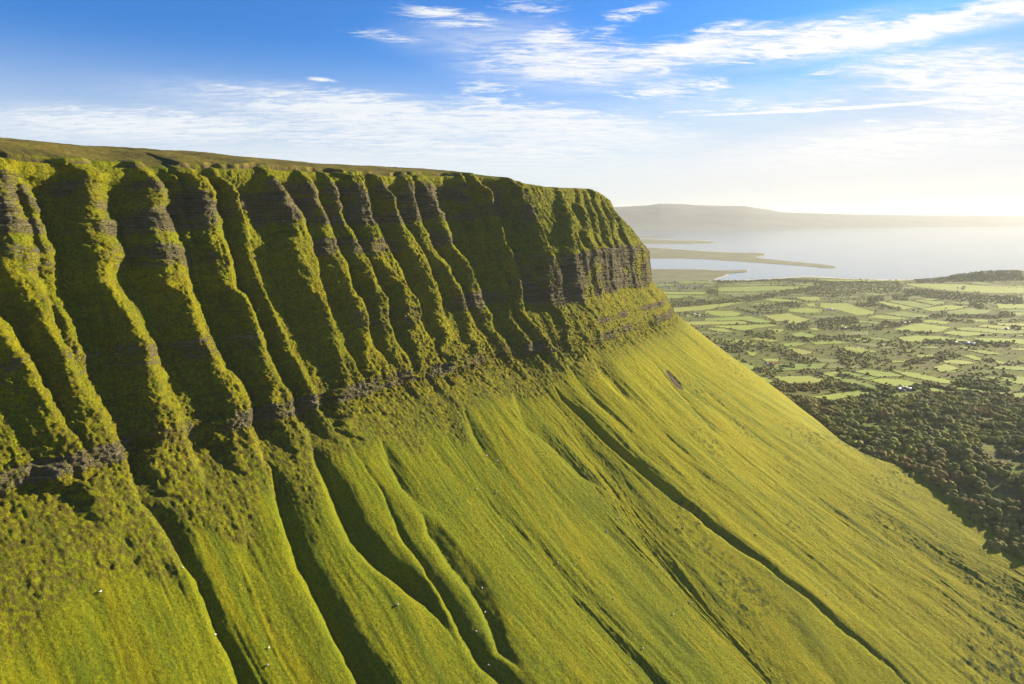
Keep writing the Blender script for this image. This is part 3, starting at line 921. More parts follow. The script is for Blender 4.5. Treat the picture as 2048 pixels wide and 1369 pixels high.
# low tongues of land in the bay
spit_m = simple_mat('dune_grass_and_sand', (0.13, 0.14, 0.04), (0.22, 0.20, 0.08), 0.006)
SPITS = [
    [(1180, 560), (1200, 541), (1325, 538), (1398, 539), (1437, 542), (1470, 540.5), (1491, 540), (1497, 543), (1487, 545), (1452, 547), (1452, 551), (1433, 556), (1425, 561), (1390, 563.5), (1300, 570)],
    [(1200, 493), (1303, 495), (1366, 500), (1440, 505), (1490, 506), (1520, 506), (1534, 510), (1503, 515), (1562, 521), (1623, 527), (1660, 531), (1677, 536), (1640, 536), (1635, 534), (1562, 529), (1464, 522), (1391, 517), (1303, 517), (1200, 517)],
    [(1200, 478), (1293, 478), (1366, 482), (1396, 481), (1420, 483), (1435, 487), (1366, 488), (1298, 488), (1200, 488)],
    [(1200, 472), (1290, 472.6), (1340, 473.2), (1358, 473.8), (1330, 474.6), (1290, 474.2), (1200, 474)],
]
for i, sp in enumerate(SPITS):
    q = rough_line(smooth_line(sp, 1), 0.25, 31 + i)
    q[:, 1] = np.maximum(q[:, 1], 470)
    P3 = [tuple(to_plane(x, y, SEA + 2.5)) for x, y in q]
    poly_mesh('sandspit', P3, [spit_m], 4.0)
beach_m = simple_mat('pale_sand', (0.42, 0.38, 0.30), (0.55, 0.50, 0.42), 0.02)
for i, sp in enumerate(SPITS[:3]):
    q = rough_line(smooth_line(sp, 1), 0.25, 31 + i)
    q[:, 1] = np.maximum(q[:, 1], 470)
    cy_ = np.interp(q[:, 0], np.sort(q[:, 0]), q[np.argsort(q[:, 0]), 1])
    mid_y = q[:, 1].mean()
    q[:, 1] = q[:, 1] + np.where(q[:, 1] > mid_y, 0.9, -0.5)
    q[:, 0] += 3
    poly_mesh('beach', [tuple(to_plane(x, y, SEA + 1.0)) for x, y in q], [beach_m], 2.0)
edge_px = cl_px[(cl_px[:, 0] > 1425) & (cl_px[:, 0] < 1840)]
ring = [tuple(to_plane(x, y - 1.6 - 0.5 * math.sin(x / 23.0), SEA + 0.8)) for x, y in edge_px] + [tuple(to_plane(x, y + 1.5, SEA + 0.8)) for x, y in edge_px[::-1]]
poly_mesh('beach', ring, [beach_m], 1.5)
P3 = [tuple(to_plane(x, y, SEA + 1.2)) for x, y in [(1290, 545), (1330, 541), (1338, 543), (1330, 547), (1290, 549)]]
poly_mesh('beach', P3, [beach_m], 2.0)

# far shore and its long hill
hill_top = [(900, 430), (1100, 420), (1180, 416.5), (1235, 414), (1293, 411), (1318, 407.5), (1366, 408), (1391, 410.5), (1440, 411.5), (1489, 412), (1513, 416), (1540, 420), (1562, 424.5), (1600, 426),
            (1635, 427), (1720, 429.5), (1850, 431), (2000, 432), (2200, 433), (2500, 434)]
hx = np.array([p[0] for p in hill_top], float)
hy = np.array([p[1] for p in hill_top], float)
cols = np.linspace(900, 2500, 260)
ty = np.interp(cols, hx, hy)
base = np.interp(cols, [900, 1300, 1500, 1700, 2100, 2500], [460, 459.5, 459, 456, 453, 452]) + 0.3 * vn(cols / 60, cols * 0, 8)
HP = []
for c_, ty_, by_ in zip(cols, ty, base):
    A = to_plane(c_, by_, SEA + 1.0)
    d = rays(c_, ty_)
    kf = np.hypot(A[0], A[1]) * 1.22 / np.hypot(d[0], d[1])
    B = np.array([0, 0, CZ]) + d * kf
    q = np.linspace(0, 1, 24)
    hgt = SEA + 1 + (B[2] - SEA - 1) * (0.25 * q + 0.75 * smooth(q, 0.1, 1.05))
    HP.append(np.stack([A[0] + (B[0] - A[0]) * q, A[1] + (B[1] - A[1]) * q, hgt], -1))
HP = np.array(HP).transpose(1, 0, 2)
HP[1:-1, :, 2] += 5 * fbm(HP[1:-1, :, 0] / 900, HP[1:-1, :, 1] / 900, 4, 17) * np.linspace(0.2, 1, 22)[:, None]
back = HP[-1:].copy()
back[..., 1] *= 1.12
back[..., 0] *= 1.12
back[..., 2] = SEA - 5
HP = np.vstack([HP, back])
hill_m = simple_mat('far_hill_heath', (0.09, 0.105, 0.075), (0.14, 0.155, 0.11), 0.0012, detail=8)
hills = grid_mesh('hills', HP, None, [hill_m])
tag(hills, kind='structure')

# ------------------------------------------------------------------ fields
CROP = {0: (0, 0), 1: (1300, 530), 2: (1640, 530), 3: (1340, 660), 4: (1640, 660)}
FIELDS = [
    (1, [(90, 275), (590, 285), (560, 305), (100, 300)]), (1, [(100, 308), (450, 315), (300, 345), (110, 345)]),
    (1, [(700, 235), (1000, 222), (1690, 222), (1500, 250), (1000, 275), (690, 275)]),
    (1, [(200, 445), (480, 425), (760, 395), (1000, 370), (900, 400), (650, 450), (560, 468), (210, 490)]),
    (1, [(565, 473), (830, 475), (960, 500), (900, 525), (740, 535), (560, 500)]),
    (1, [(560, 550), (900, 532), (1050, 530), (1260, 590), (1060, 603), (960, 574), (560, 575)]),
    (1, [(270, 588), (560, 579), (950, 580), (1030, 605), (700, 612), (330, 622)]),
    (1, [(1160, 520), (1430, 500), (1640, 565), (1520, 600), (1420, 600), (1390, 575), (1290, 580)]),
    (1, [(600, 628), (1240, 612), (1330, 625), (1090, 650), (980, 680), (850, 660)]),
    (1, [(1200, 655), (1380, 665), (1300, 705), (1230, 690)]), (1, [(1160, 352), (1300, 345), (1550, 375), (1560, 395), (1400, 380), (1230, 370)]),
    (1, [(1440, 330), (1750, 330), (1740, 370), (1600, 365)]), (1, [(1590, 402), (1690, 394), (1700, 440), (1620, 425)]),
    (1, [(1410, 460), (1600, 440), (1790, 465), (1760, 490), (1560, 495), (1420, 480)]), (1, [(1430, 710), (1560, 690), (1700, 730), (1640, 760), (1520, 750)]),
    (1, [(1620, 655), (1700, 645), (1760, 660), (1700, 680)]), (1, [(360, 500), (540, 505), (600, 530), (380, 540)]),
    (1, [(560, 650), (760, 655), (860, 690), (700, 690)]), (1, [(100, 100), (600, 80), (740, 100), (560, 130), (200, 140)]),
    (1, [(720, 210), (1180, 192), (1380, 205), (1000, 215)]), (1, [(230, 160), (640, 170), (680, 195), (300, 190)]),
    (2, [(0, 395), (280, 395), (400, 440), (560, 480), (550, 510), (380, 520), (200, 470), (0, 440)]), (2, [(590, 385), (640, 375), (960, 440), (860, 460), (760, 440)]),
    (2, [(650, 370), (900, 370), (1180, 420), (1050, 448), (980, 438)]), (2, [(940, 355), (1280, 380), (1270, 400), (1190, 415)]),
    (2, [(1020, 452), (1330, 412), (1520, 430), (1400, 460), (1150, 480)]), (2, [(1250, 490), (1530, 442), (1770, 470), (1700, 500), (1450, 520)]),
    (2, [(640, 500), (850, 480), (1100, 520), (1130, 550), (800, 530)]), (2, [(590, 512), (800, 534), (930, 560), (700, 560), (480, 540)]),
    (2, [(1040, 575), (1120, 565), (1350, 585), (1290, 610), (1060, 590)]), (2, [(740, 665), (940, 612), (1050, 604), (1330, 640), (1330, 652), (1200, 700), (900, 680)]),
    (2, [(1400, 650), (1500, 640), (2040, 700), (1850, 708), (1400, 665)]), (2, [(1350, 676), (1800, 709), (1500, 735), (1250, 705)]),
    (2, [(1600, 630), (1680, 615), (2040, 655), (1900, 665)]), (2, [(770, 745), (980, 725), (1200, 730), (1500, 770), (1580, 790), (1200, 780), (1060, 795), (870, 785)]),
    (2, [(310, 765), (430, 745), (540, 780), (400, 790)]), (2, [(470, 742), (600, 745), (800, 790), (560, 770)]), (2, [(1560, 750), (2040, 772), (2040, 830), (1880, 800), (1640, 790)]),
    (2, [(850, 195), (1400, 200), (2040, 250), (2040, 290), (1700, 290), (1300, 262), (1000, 230)]), (2, [(1540, 560), (1730, 565), (1720, 585), (1600, 585)]),
    (2, [(1920, 720), (2040, 720), (2040, 750)]), (2, [(1800, 600), (2040, 600), (2040, 648), (1830, 620)]), (2, [(0, 150), (560, 158), (960, 160), (840, 175), (0, 172)]),
    (2, [(1800, 400), (2040, 410), (2040, 450), (1830, 450)]), (2, [(380, 570), (600, 585), (620, 605), (400, 590)]),
    (3, [(510, 270), (620, 280), (880, 380), (840, 410), (700, 400), (590, 340)]), (3, [(1050, 480), (1440, 475), (1610, 520), (1500, 550), (1230, 570), (1120, 520)]),
    (3, [(820, 500), (980, 490), (1060, 530), (920, 560)]), (3, [(780, 95), (970, 85), (1110, 110), (1060, 130), (900, 110)]),
    (3, [(1140, 150), (1270, 130), (1410, 145), (1330, 165), (1190, 175)]), (3, [(1690, 175), (1850, 180), (2040, 205), (2040, 240), (1900, 240)]),
    (3, [(930, 300), (1130, 300), (1110, 330), (990, 330)]), (3, [(1440, 690), (1700, 650), (1900, 620), (2040, 640), (1950, 680), (1700, 720), (1560, 710)]),
    (3, [(770, 220), (900, 240), (860, 280), (790, 250)]), (3, [(1540, 440), (1700, 430), (1860, 500), (1700, 510)]), (3, [(1180, 180), (1330, 200), (1500, 240), (1350, 260)]),
    (4, [(30, 440), (280, 432), (600, 500), (480, 520), (290, 480), (160, 460)]), (4, [(610, 502), (820, 510), (1040, 552), (990, 580), (740, 585), (490, 522)]),
    (4, [(320, 425), (500, 412), (720, 440), (870, 480), (600, 490)]), (4, [(720, 415), (1000, 445), (1340, 520), (1330, 555), (1230, 550), (900, 480)]),
    (4, [(190, 520), (290, 500), (560, 575), (640, 620), (480, 615)]), (4, [(250, 640), (400, 620), (560, 660), (400, 690), (220, 670)]), (4, [(540, 690), (720, 685), (640, 710), (540, 720)]),
    (4, [(850, 665), (1040, 645), (1000, 680), (900, 680)]), (4, [(1060, 625), (1150, 595), (1320, 640), (1200, 640)]), (4, [(1200, 580), (1480, 600), (1650, 620), (1800, 660), (1450, 640)]),
    (4, [(1760, 640), (2040, 650), (2040, 690), (1900, 690)]), (4, [(1160, 385), (1280, 350), (1440, 395), (1320, 435), (1220, 430)]), (4, [(1250, 320), (1400, 305), (1620, 345), (1500, 360), (1290, 345)]),
    (4, [(1440, 260), (1560, 260), (1710, 310), (1640, 325)]), (4, [(1780, 310), (1960, 350), (1830, 355)]), (4, [(1690, 395), (1900, 370), (2040, 400), (2040, 440)]),
    (4, [(170, 175), (420, 180), (600, 230), (430, 245), (280, 205)]), (4, [(750, 220), (980, 210), (900, 235)]), (4, [(1010, 180), (1200, 170), (1230, 195), (1060, 190)]),
    (4, [(1420, 175), (1540, 175), (1530, 195), (1450, 200)]), (4, [(1880, 200), (2040, 180), (2040, 235)]), (4, [(980, 260), (1180, 255), (1150, 280), (1000, 285)]),
    (4, [(720, 320), (900, 315), (880, 335), (740, 335)]), (4, [(1480, 210), (1700, 215), (1900, 260), (1700, 250)]), (4, [(1250, 440), (1380, 420), (1460, 420), (1380, 440)]),
]
field_ms = [simple_mat('meadow_grass', c1, c2, 0.02, detail=6) for c1, c2 in
            [((0.24, 0.30, 0.022), (0.31, 0.36, 0.03)), ((0.20, 0.27, 0.022), (0.26, 0.32, 0.03)), ((0.28, 0.31, 0.035), (0.34, 0.36, 0.05)), ((0.16, 0.22, 0.025), (0.22, 0.28, 0.03)), ((0.14, 0.16, 0.025), (0.19, 0.20, 0.035))]]
rnd = random.Random(4)
FPOLY = []
# the quieter fields in between: a crooked lattice of small farms
far_rnd = random.Random(11)
e1 = np.array([math.sin(R(78)), math.cos(R(78))])
e2 = np.array([math.sin(R(-14)), math.cos(R(-14))])
jit = {}


def corner(i, j):
    if (i, j) not in jit:
        jit[(i, j)] = np.array([500, 1200.0]) + e1 * (i * 150 + far_rnd.uniform(-38, 38) + 60 * (j % 2)) + e2 * (j * 112 + far_rnd.uniform(-22, 22))
    return jit[(i, j)]


def shoelace_in(x, y, poly):
    c = False
    n = len(poly)
    for i in range(n):
        (x1, y1), (x2, y2) = poly[i], poly[(i + 1) % n]
        if (y1 > y) != (y2 > y) and x < (x2 - x1) * (y - y1) / (y2 - y1) + x1: c = not c
    return c


BASEF = [[(CROP[cr][0] + x / 5.12, CROP[cr][1] + y / 5.12) for x, y in pts] for cr, pts in FIELDS]
NTRACED = len(FIELDS)
for j in range(0, 34):
    for i in range(-4, 30):
        q4 = [corner(i, j), corner(i + 1, j), corner(i + 1, j + 1), corner(i, j + 1)]
        c4 = sum(q4) / 4
        pix = [tuple(float(v) for v in project(np.array([q_[0], q_[1], plain_z(q_[1])]))) for q_ in [c4 + (k_ - c4) * 0.94 for k_ in q4]]
        cpx = (sum(p_[0] for p_ in pix) / 4, sum(p_[1] for p_ in pix) / 4)
        if not (1300 < cpx[0] < 2120 and 562 < cpx[1] < 795): continue
        tests = pix + [cpx]
        if any(shoelace_in(tx, ty_, pl) for tx, ty_ in tests for pl in BASEF): continue
        if any(shoelace_in(vx, vy, pix) for pl in BASEF for vx, vy in pl): continue
        if far_rnd.random() < 0.72: FIELDS.append((0, [(p_[0] * 5.12, p_[1] * 5.12) for p_ in pix]))
HEDGE = []                                     # plan points where a hedge bush stands
for i, (cr, pts) in enumerate(FIELDS):
    ox, oy = CROP[cr]
    px = [(ox + (x if x != 2040 or cr in (1, 3) else 2330) / 5.12, oy + y / 5.12) for x, y in pts]
    FPOLY.append(np.array(px))
    ring = np.array([on_plain(x, y) for x, y in px])
    # inner points so the sheet follows the ground
    dense = []
    for a, b_ in zip(ring, np.roll(ring, -1, 0)):
        L = np.linalg.norm(b_ - a)
        k = max(1, int(L / 40))
        for j in range(k): dense.append(a + (b_ - a) * j / k)
        k = max(1, int(L / (7 if a[1] < 2500 else 11)))
        for j in range(k):
            if rnd.random() < 0.80: HEDGE.append((a + (b_ - a) * (j + rnd.random()) / k)[:2])
    dense = np.array(dense)
    cen = dense.mean(0)
    V = [cen] + list(dense)
    for f_ in (0.66, 0.33): V += list(cen + (dense - cen) * f_)
    V = np.array(V)
    V[:, 2] = plain_h(V[:, 0], V[:, 1]) + 1.0
    n = len(dense)
    T = []
    for j in range(n):
        k = (j + 1) % n
        T += [(1 + j, 1 + k, 1 + n + k), (1 + j, 1 + n + k, 1 + n + j), (1 + n + j, 1 + n + k, 1 + 2 * n + k), (1 + n + j, 1 + 2 * n + k, 1 + 2 * n + j), (1 + 2 * n + j, 1 + 2 * n + k, 0)]
    # drop the rim into the ground so that the sheet has an edge
    o = tri_mesh('field', V, T, [field_ms[rnd.choice([0, 0, 1, 2, 3]) if i < NTRACED else rnd.choice([1, 3, 4, 4, 4, 3])]])
    tag(o, kind='structure')

# ------------------------------------------------------------------ trees
def in_poly(x, y, poly):
    c = np.zeros(np.shape(x), bool)
    n = len(poly)
    for i in range(n):
        x1, y1 = poly[i]
        x2, y2 = poly[(i + 1) % n]
        if y1 == y2: continue
        c ^= ((y1 > y) != (y2 > y)) & (x < (x2 - x1) * (y - y1) / (y2 - y1) + x1)
    return c


def seg_dist(x, y, line, ys=1.0):
    best = np.full(np.shape(x), 1e9)
    for (x1, y1), (x2, y2) in zip(line[:-1], line[1:]):
        dx, dy = x2 - x1, y2 - y1
        t_ = np.clip(((x - x1) * dx + (y - y1) * dy) / (dx * dx + dy * dy + 1e-9), 0, 1)
        best = np.minimum(best, np.hypot(x - x1 - t_ * dx, (y - y1 - t_ * dy) * ys))
    return best


WOODS = [  # crop, centre line, half thickness (crop pixels), density
    (1, [(150, 408), (420, 395), (700, 378), (1000, 352), (1150, 330), (1500, 268), (1700, 245)], 24, 1.0),
    (1, [(700, 178), (1100, 160), (1400, 160), (1560, 170), (2040, 190)], 14, 1.0), (1, [(1100, 435), (1300, 420), (1500, 405)], 30, 0.6),
    (1, [(900, 460), (1100, 490), (1380, 480)], 16, 0.6), (1, [(1560, 270), (1800, 290), (2040, 300)], 40, 0.45), (1, [(1700, 210), (2040, 230)], 30, 0.5),
    (1, [(1800, 600), (1950, 590), (2040, 610)], 45, 0.8), (1, [(1430, 640), (1560, 640), (1600, 620)], 32, 0.9), (1, [(1000, 700), (1150, 720), (1250, 740)], 24, 0.8),
    (1, [(370, 500), (560, 530)], 16, 0.9), (1, [(600, 270), (680, 290)], 22, 0.8), (1, [(1380, 590), (1420, 590)], 14, 1),
    (2, [(900, 285), (1200, 310), (1600, 345), (2040, 370)], 38, 1.0), (2, [(0, 230), (400, 250), (800, 230)], 45, 0.55), (2, [(0, 190), (800, 185)], 14, 0.8),
    (2, [(1010, 145), (1300, 140), (1600, 130), (2040, 120)], 38, 1.0), (2, [(1300, 110), (1700, 90), (2040, 80)], 26, 0.9), (2, [(1150, 530), (1500, 530), (1800, 540), (1960, 520)], 17, 1.0),
    (2, [(650, 600), (800, 620), (960, 580), (1020, 570)], 20, 1.0), (2, [(0, 590), (200, 580), (350, 580)], 36, 0.8), (2, [(0, 640), (300, 640), (650, 650)], 26, 0.6),
    (2, [(800, 690), (1150, 700)], 12, 0.8), (2, [(520, 360), (620, 350)], 28, 1.0), (2, [(760, 330), (880, 350)], 22, 0.9), (2, [(1560, 400), (1660, 430)], 24, 1.0),
    (2, [(380, 415), (600, 420), (820, 455)], 14, 0.8), (2, [(1860, 500), (1980, 510)], 22, 0.8), (2, [(1300, 570), (1560, 590)], 14, 0.6), (2, [(1960, 640), (2040, 650)], 22, .8),
    (3, [(200, 100), (450, 150), (700, 190)], 62, 0.9), (3, [(700, 160), (950, 170), (1120, 210), (1300, 300), (1450, 340)], 38, 0.85), (3, [(1700, 260), (1900, 330), (2040, 340)], 34, 0.85),
    (3, [(1200, 90), (1500, 110), (1700, 80), (2040, 110)], 24, 0.6), (3, [(880, 430), (1000, 440), (1130, 410)], 36, 1.0), (3, [(1180, 375), (1260, 390)], 16, 1.0),
    (3, [(1350, 440), (1400, 440)], 14, 1), (3, [(1480, 430), (1540, 460)], 16, 1), (3, [(1000, 590), (1250, 600), (1500, 590), (1700, 570)], 34, 0.4), (3, [(950, 60), (1050, 60)], 40, 0.8),
    (3, [(620, 290), (880, 370)], 7, 0.8), (3, [(1080, 520), (1230, 580)], 6, 1), (3, [(1440, 475), (1620, 520), (2040, 620)], 8, 0.9), (3, [(1740, 460), (1820, 490)], 14, 1),
    (4, [(1080, 120), (1300, 125), (1450, 140)], 22, 1.0), (4, [(1600, 145), (1750, 150), (2000, 155)], 26, 1.0), (4, [(620, 150), (900, 160)], 30, 0.6), (4, [(620, 240), (900, 250)], 22, 0.6),
    (4, [(200, 230), (500, 290), (700, 330)], 24, 0.7), (4, [(250, 330), (480, 370)], 30, 0.8), (4, [(500, 380), (750, 420)], 14, 0.8), (4, [(900, 340), (1100, 310), (1250, 300)], 34, 0.8),
    (4, [(1200, 260), (1400, 275)], 24, 0.8), (4, [(1680, 310), (1760, 330)], 20, 0.8), (4, [(1400, 520), (1600, 560), (1800, 570), (1930, 590)], 46, 0.95), (4, [(1500, 480), (2000, 500)], 30, 0.5),
    (4, [(0, 600), (200, 600), (400, 600)], 24, 0.5), (4, [(0, 490), (300, 570), (560, 640), (760, 650)], 8, 1.0), (4, [(300, 490), (480, 530), (640, 590)], 7, 0.8), (4, [(640, 590), (760, 620)], 20, 0.9),
    (4, [(960, 600), (1080, 580), (1130, 565)], 22, 1.0), (4, [(190, 470), (270, 480)], 15, 1.0), (4, [(1100, 570), (1450, 630), (1900, 700)], 5, 1.0), (4, [(0, 80), (280, 100)], 26, 0.7),
]
FOREST = [(1540, 790), (1600, 796), (1660, 806), (1700, 800), (1740, 790), (1800, 798), (1850, 786), (1880, 788), (1960, 790), (2100, 800), (2100, 1150), (2000, 1100), (1700, 950), (1500, 830)]
OPEN = [[(1700, 845), (1770, 850), (1790, 862), (1720, 860)], [(1840, 850), (1900, 856), (1930, 872), (1860, 870)], [(1880, 905), (1925, 915), (1950, 940), (1905, 935)], [(1950, 830), (2040, 838), (2040, 850), (1960, 846)], [(1960, 880), (2060, 900), (2060, 960), (2000, 945), (1960, 910)], [(1930, 930), (2060, 975), (2060, 1040), (2010, 1010), (1950, 960)], [(1760, 815), (1830, 815), (1830, 826), (1760, 824)]]

# heights of the mountain foot on a coarse raster, to keep trees on it
# the foot is found from the talus rows
FT = M[NC::2, ::3].reshape(-1, 3)
HG = np.full((240, 260), -1e9)
ii = ((FT[:, 1] + 200) / 10).astype(int)
jj = ((FT[:, 0] + 300) / 10).astype(int)
ok = (ii >= 0) & (ii < 240) & (jj >= 0) & (jj < 260)
np.maximum.at(HG, (ii[ok], jj[ok]), FT[ok, 2])


def ground_at(X, Y):
    i = np.clip(((np.asarray(Y) + 200) / 10).astype(int), 0, 239)
    j = np.clip(((np.asarray(X) + 300) / 10).astype(int), 0, 259)
    inside = (np.asarray(Y) < 2190) & (np.asarray(X) < 2290) & (np.asarray(X) > -300) & (np.asarray(Y) > -200)
    return np.where(inside, HG[i, j], -1e9)


def crown(seed, lobes=9, sub=2, flat=0.8, leaf=1100, spread=1.0):
    """crown of unit radius: lumpy core and many leaf-clump faces standing out of it"""
    rg = np.random.RandomState(seed)
    V, T = [], []
    cen = []
    for k in range(lobes):
        a = rg.rand() * 6.283
        rr = 0.62 * math.sqrt(rg.rand()) * spread
        zz = 0.15 + rg.rand() * 0.75 * (1 - 0.55 * rr)
        cen.append((rr * math.cos(a), rr * math.sin(a), zz * flat, 0.30 + 0.20 * rg.rand()))
    for (cx, cy, cz, cr) in cen:
        bm = bmesh.new()
        bmesh.ops.create_icosphere(bm, subdivisions=sub, radius=1)
        co = np.array([v.co[:] for v in bm.verts])
        fs = [[v.index for v in f.verts] for f in bm.faces]
        bm.free()
        dsp = 1 + 0.30 * (rg.rand(len(co)) - 0.5)
        co = co * dsp[:, None] * cr * np.array([1, 1, 0.85]) + np.array([cx, cy, cz])
        o_ = sum(len(v) for v in V)
        V.append(co)
        T += [(a + o_, b__ + o_, c__ + o_) for a, b__, c__ in fs]
    for k in range(leaf):
        cx, cy, cz, cr = cen[rg.randint(lobes)]
        d = rg.randn(3)
        d /= np.linalg.norm(d)
        d[2] = abs(d[2]) * 0.9 - 0.15
        p = np.array([cx, cy, cz]) + d * cr * np.array([1, 1, 0.85]) * (1.0 + 0.28 * rg.rand())
        u = rg.randn(3)
        u -= u.dot(d) * d * 0.7
        u /= np.linalg.norm(u)
        w_ = np.cross(d, u) + 0.5 * rg.randn(3)
        w_ /= np.linalg.norm(w_)
        s__ = 0.045 + 0.05 * rg.rand()
        o_ = sum(len(v) for v in V)
        V.append(np.array([p - u * s__, p + u * s__, p + w_ * s__ * 1.5]))
        T.append((o_, o_ + 1, o_ + 2))
    return np.vstack(V), np.array(T)


def crown_fast(seed, **k):
    return crown(seed, **k)


TREE_KINDS = [
    ('dark', (0.105, 0.115, 0.020), (0.16, 0.165, 0.028)),
    ('olive', (0.17, 0.16, 0.022), (0.25, 0.225, 0.032)),
    ('light', (0.20, 0.215, 0.024), (0.29, 0.28, 0.034)),
    ('brown', (0.20, 0.14, 0.028), (0.28, 0.19, 0.036)),
]
leaf_ms = [simple_mat(n_ + '_foliage', c1, c2, 0.9, detail=3) for n_, c1, c2 in TREE_KINDS]
bark_m = simple_mat('bark', (0.06, 0.05, 0.04), (0.11, 0.09, 0.07), 3.0)


def trunk_mesh(seed):
    rg = np.random.RandomState(seed)
    V, T = [], []

    def limb(p0, p1, r0, r1, n=6):
        p0, p1 = np.array(p0, float), np.array(p1, float)
        d = (p1 - p0) / np.linalg.norm(p1 - p0)
        u = np.cross(d, (0.3, 0.9, 0.1))
        u /= np.linalg.norm(u)
        w_ = np.cross(d, u)
        o_ = len(V)
        for p, r in ((p0, r0), (p1, r1)):
            for k in range(n):
                a = 6.283 * k / n
                V.append(p + r * (math.cos(a) * u + math.sin(a) * w_))
        for k in range(n):
            T.append((o_ + k, o_ + (k + 1) % n, o_ + n + (k + 1) % n, o_ + n + k))
    limb((0, 0, -0.25), (0.02, 0.0, 0.28), 0.065, 0.045)
    for k in range(5):
        a = 6.283 * (k + rg.rand() * 0.6) / 5
        limb((0.02, 0, 0.12 + 0.03 * k), (0.45 * math.cos(a), 0.45 * math.sin(a), 0.45 + 0.25 * rg.rand()), 0.03, 0.012)
    return np.array(V), np.array(T)


protos = []
for k in range(4):
    for v in range(3):
        Vc, Tc = crown(100 + 10 * k + v, lobes=10 + v * 2, sub=2, leaf=620)
        co = tri_mesh('crown', Vc, Tc, [leaf_ms[k]], smooth_shade=False)
        Vt, Tt = trunk_mesh(7 * k + v)
        to = tri_mesh('trunk', Vt, Tt, [bark_m])
        protos.append((co, to, k))
small = [crown(300 + i, lobes=4, sub=1, leaf=40) for i in range(5)]
tiny = [crown(320 + i, lobes=3, sub=1, leaf=14) for i in range(5)]

rs = np.random.RandomState(12)
NCAND = 110000
cx = rs.rand(NCAND)
# candidates uniform in plan inside the visible wedge
CXp = rs.uniform(200, 5200, NCAND)
CYp = rs.uniform(600, 5600, NCAND)
CXp = np.r_[CXp, rs.uniform(380, 1250, 16000)]
CYp = np.r_[CYp, rs.uniform(600, 1750, 16000)]
GZc = plain_h(CXp, CYp)
qx, qy = project(np.stack([CXp, CYp, GZc], -1))
keep = (qx > 1290) & (qx < 2110) & (qy > 540) & (qy < 1130) & (CYp < coast_y(CXp) - 12) & (ground_at(CXp, CYp) < GZc + 3.0)
CXp, CYp, GZc, qx, qy = (a[keep] for a in (CXp, CYp, GZc, qx, qy))
infield = np.zeros(len(qx), bool)
for pl in FPOLY[:NTRACED]: infield |= in_poly(qx, qy, pl)
inquiet = np.zeros(len(qx), bool)
for pl in FPOLY[NTRACED:]: inquiet |= in_poly(qx, qy, pl)
dens = np.full(len(qx), 0.035)
dens = np.maximum(dens, 0.18 * smooth(fbm(CXp / 260, CYp / 130, 3, 55), 0.05, 0.4))
dens = np.where(infield, 0.002, dens)
dens = np.where(inquiet, dens * 0.25, dens)
for cr, ln, th_, dn in WOODS:
    ox, oy = CROP[cr]
    L = [(ox + x / 5.12, oy + y / 5.12) for x, y in ln]
    dens = np.where(seg_dist(qx, qy, L, 1.0) < th_ / 5.12 * (1 + 0.3 * vn(qx / 6, qy / 3, 77)), np.maximum(dens * (~infield), dn), dens)
inf = in_poly(qx, qy, FOREST)
dens = np.where(inf, np.where(CYp < 1750, 0.35, 0.9) + 0.25 * smooth(fbm(CXp / 45, CYp / 45, 2, 59), -0.3, 0.1), dens)
for op in OPEN: dens = np.where(in_poly(qx, qy, op), 0.06, dens)
sel = rs.rand(len(qx)) < dens
TX, TY, TZ, tqx, tqy, tinf = (a[sel] for a in (CXp, CYp, GZc, qx, qy, inf))
TR = np.where(tinf, rs.uniform(5.5, 10.5, len(TX)) * np.where(rs.rand(len(TX)) < 0.15, 1.25, 1), rs.uniform(4.5, 10.5, len(TX)))
HB = np.array(HEDGE)
hz = plain_h(HB[:, 0], HB[:, 1])
okh = (HB[:, 1] < coast_y(HB[:, 0]) - 10) & (ground_at(HB[:, 0], HB[:, 1]) < hz + 3)
HB, hz = HB[okh], hz[okh]
HR = rs.uniform(1.6, 3.6, len(HB)) * np.where(rs.rand(len(HB)) < 0.1, 1.8, 1)
dist = np.hypot(TX, TY)
order = np.argsort(dist / TR)
near, far = order[:300], order[300:]
kindnoise = fbm(TX / 60, TY / 60, 3, 88) + rs.uniform(-0.45, 0.45, len(TX))
TK = np.where(kindnoise > 0.5, 3, np.where(kindnoise > 0.02, 1, np.where(kindnoise > -0.3, 0, 2)))

KN = ['dark green', 'olive green', 'light yellow green', 'rusty brown']


def tree_zone(x, y):
    if y < 795: return 'among the fields above the woodland', 0
    edge = np.interp(x, [1500, 1600, 1700, 1790, 1850, 1900, 1970, 2040, 2110], [745, 800, 850, 895, 955, 990, 1035, 1070, 1100])
    if y > edge - 38: return 'on the woodland edge against the grass slope', 1
    if x > 1930: return 'at the right side of the woodland by the open bracken', 2
    if y < 850: return 'in the far part of the woodland below the fields', 3
    return 'in the thick middle of the woodland', 4


used = set()
for i in near:
    k = int(TK[i])
    v = rs.randint(3)
    pc, pt, _ = protos[k * 3 + v]
    r = float(TR[i]) * 1.15
    o = bpy.data.objects.new('tree', None)
    COL.objects.link(o)
    o.location = (TX[i], TY[i], TZ[i] + 0.3)
    o.rotation_euler = (0, 0, rs.rand() * 6.283)
    o.scale = (r, r, r * rs.uniform(0.85, 1.25))
    zone, zg = tree_zone(tqx[i], tqy[i])
    big = 'large' if TR[i] > 9.5 else ('small' if TR[i] < 7.0 else 'middling')
    tag(o, '%s %s tree %s' % (big, KN[k], zone), 'tree', '%s %s trees %s' % (big, KN[k], zone))
    for p in (pc, pt):
        if p.name in used:
            c = p.copy()
            COL.objects.link(c)
        else:
            c = p
            used.add(p.name)
        c.parent = o
for pc, pt, _ in protos:
    for p in (pc, pt):
        if p.name not in used: bpy.data.objects.remove(p)


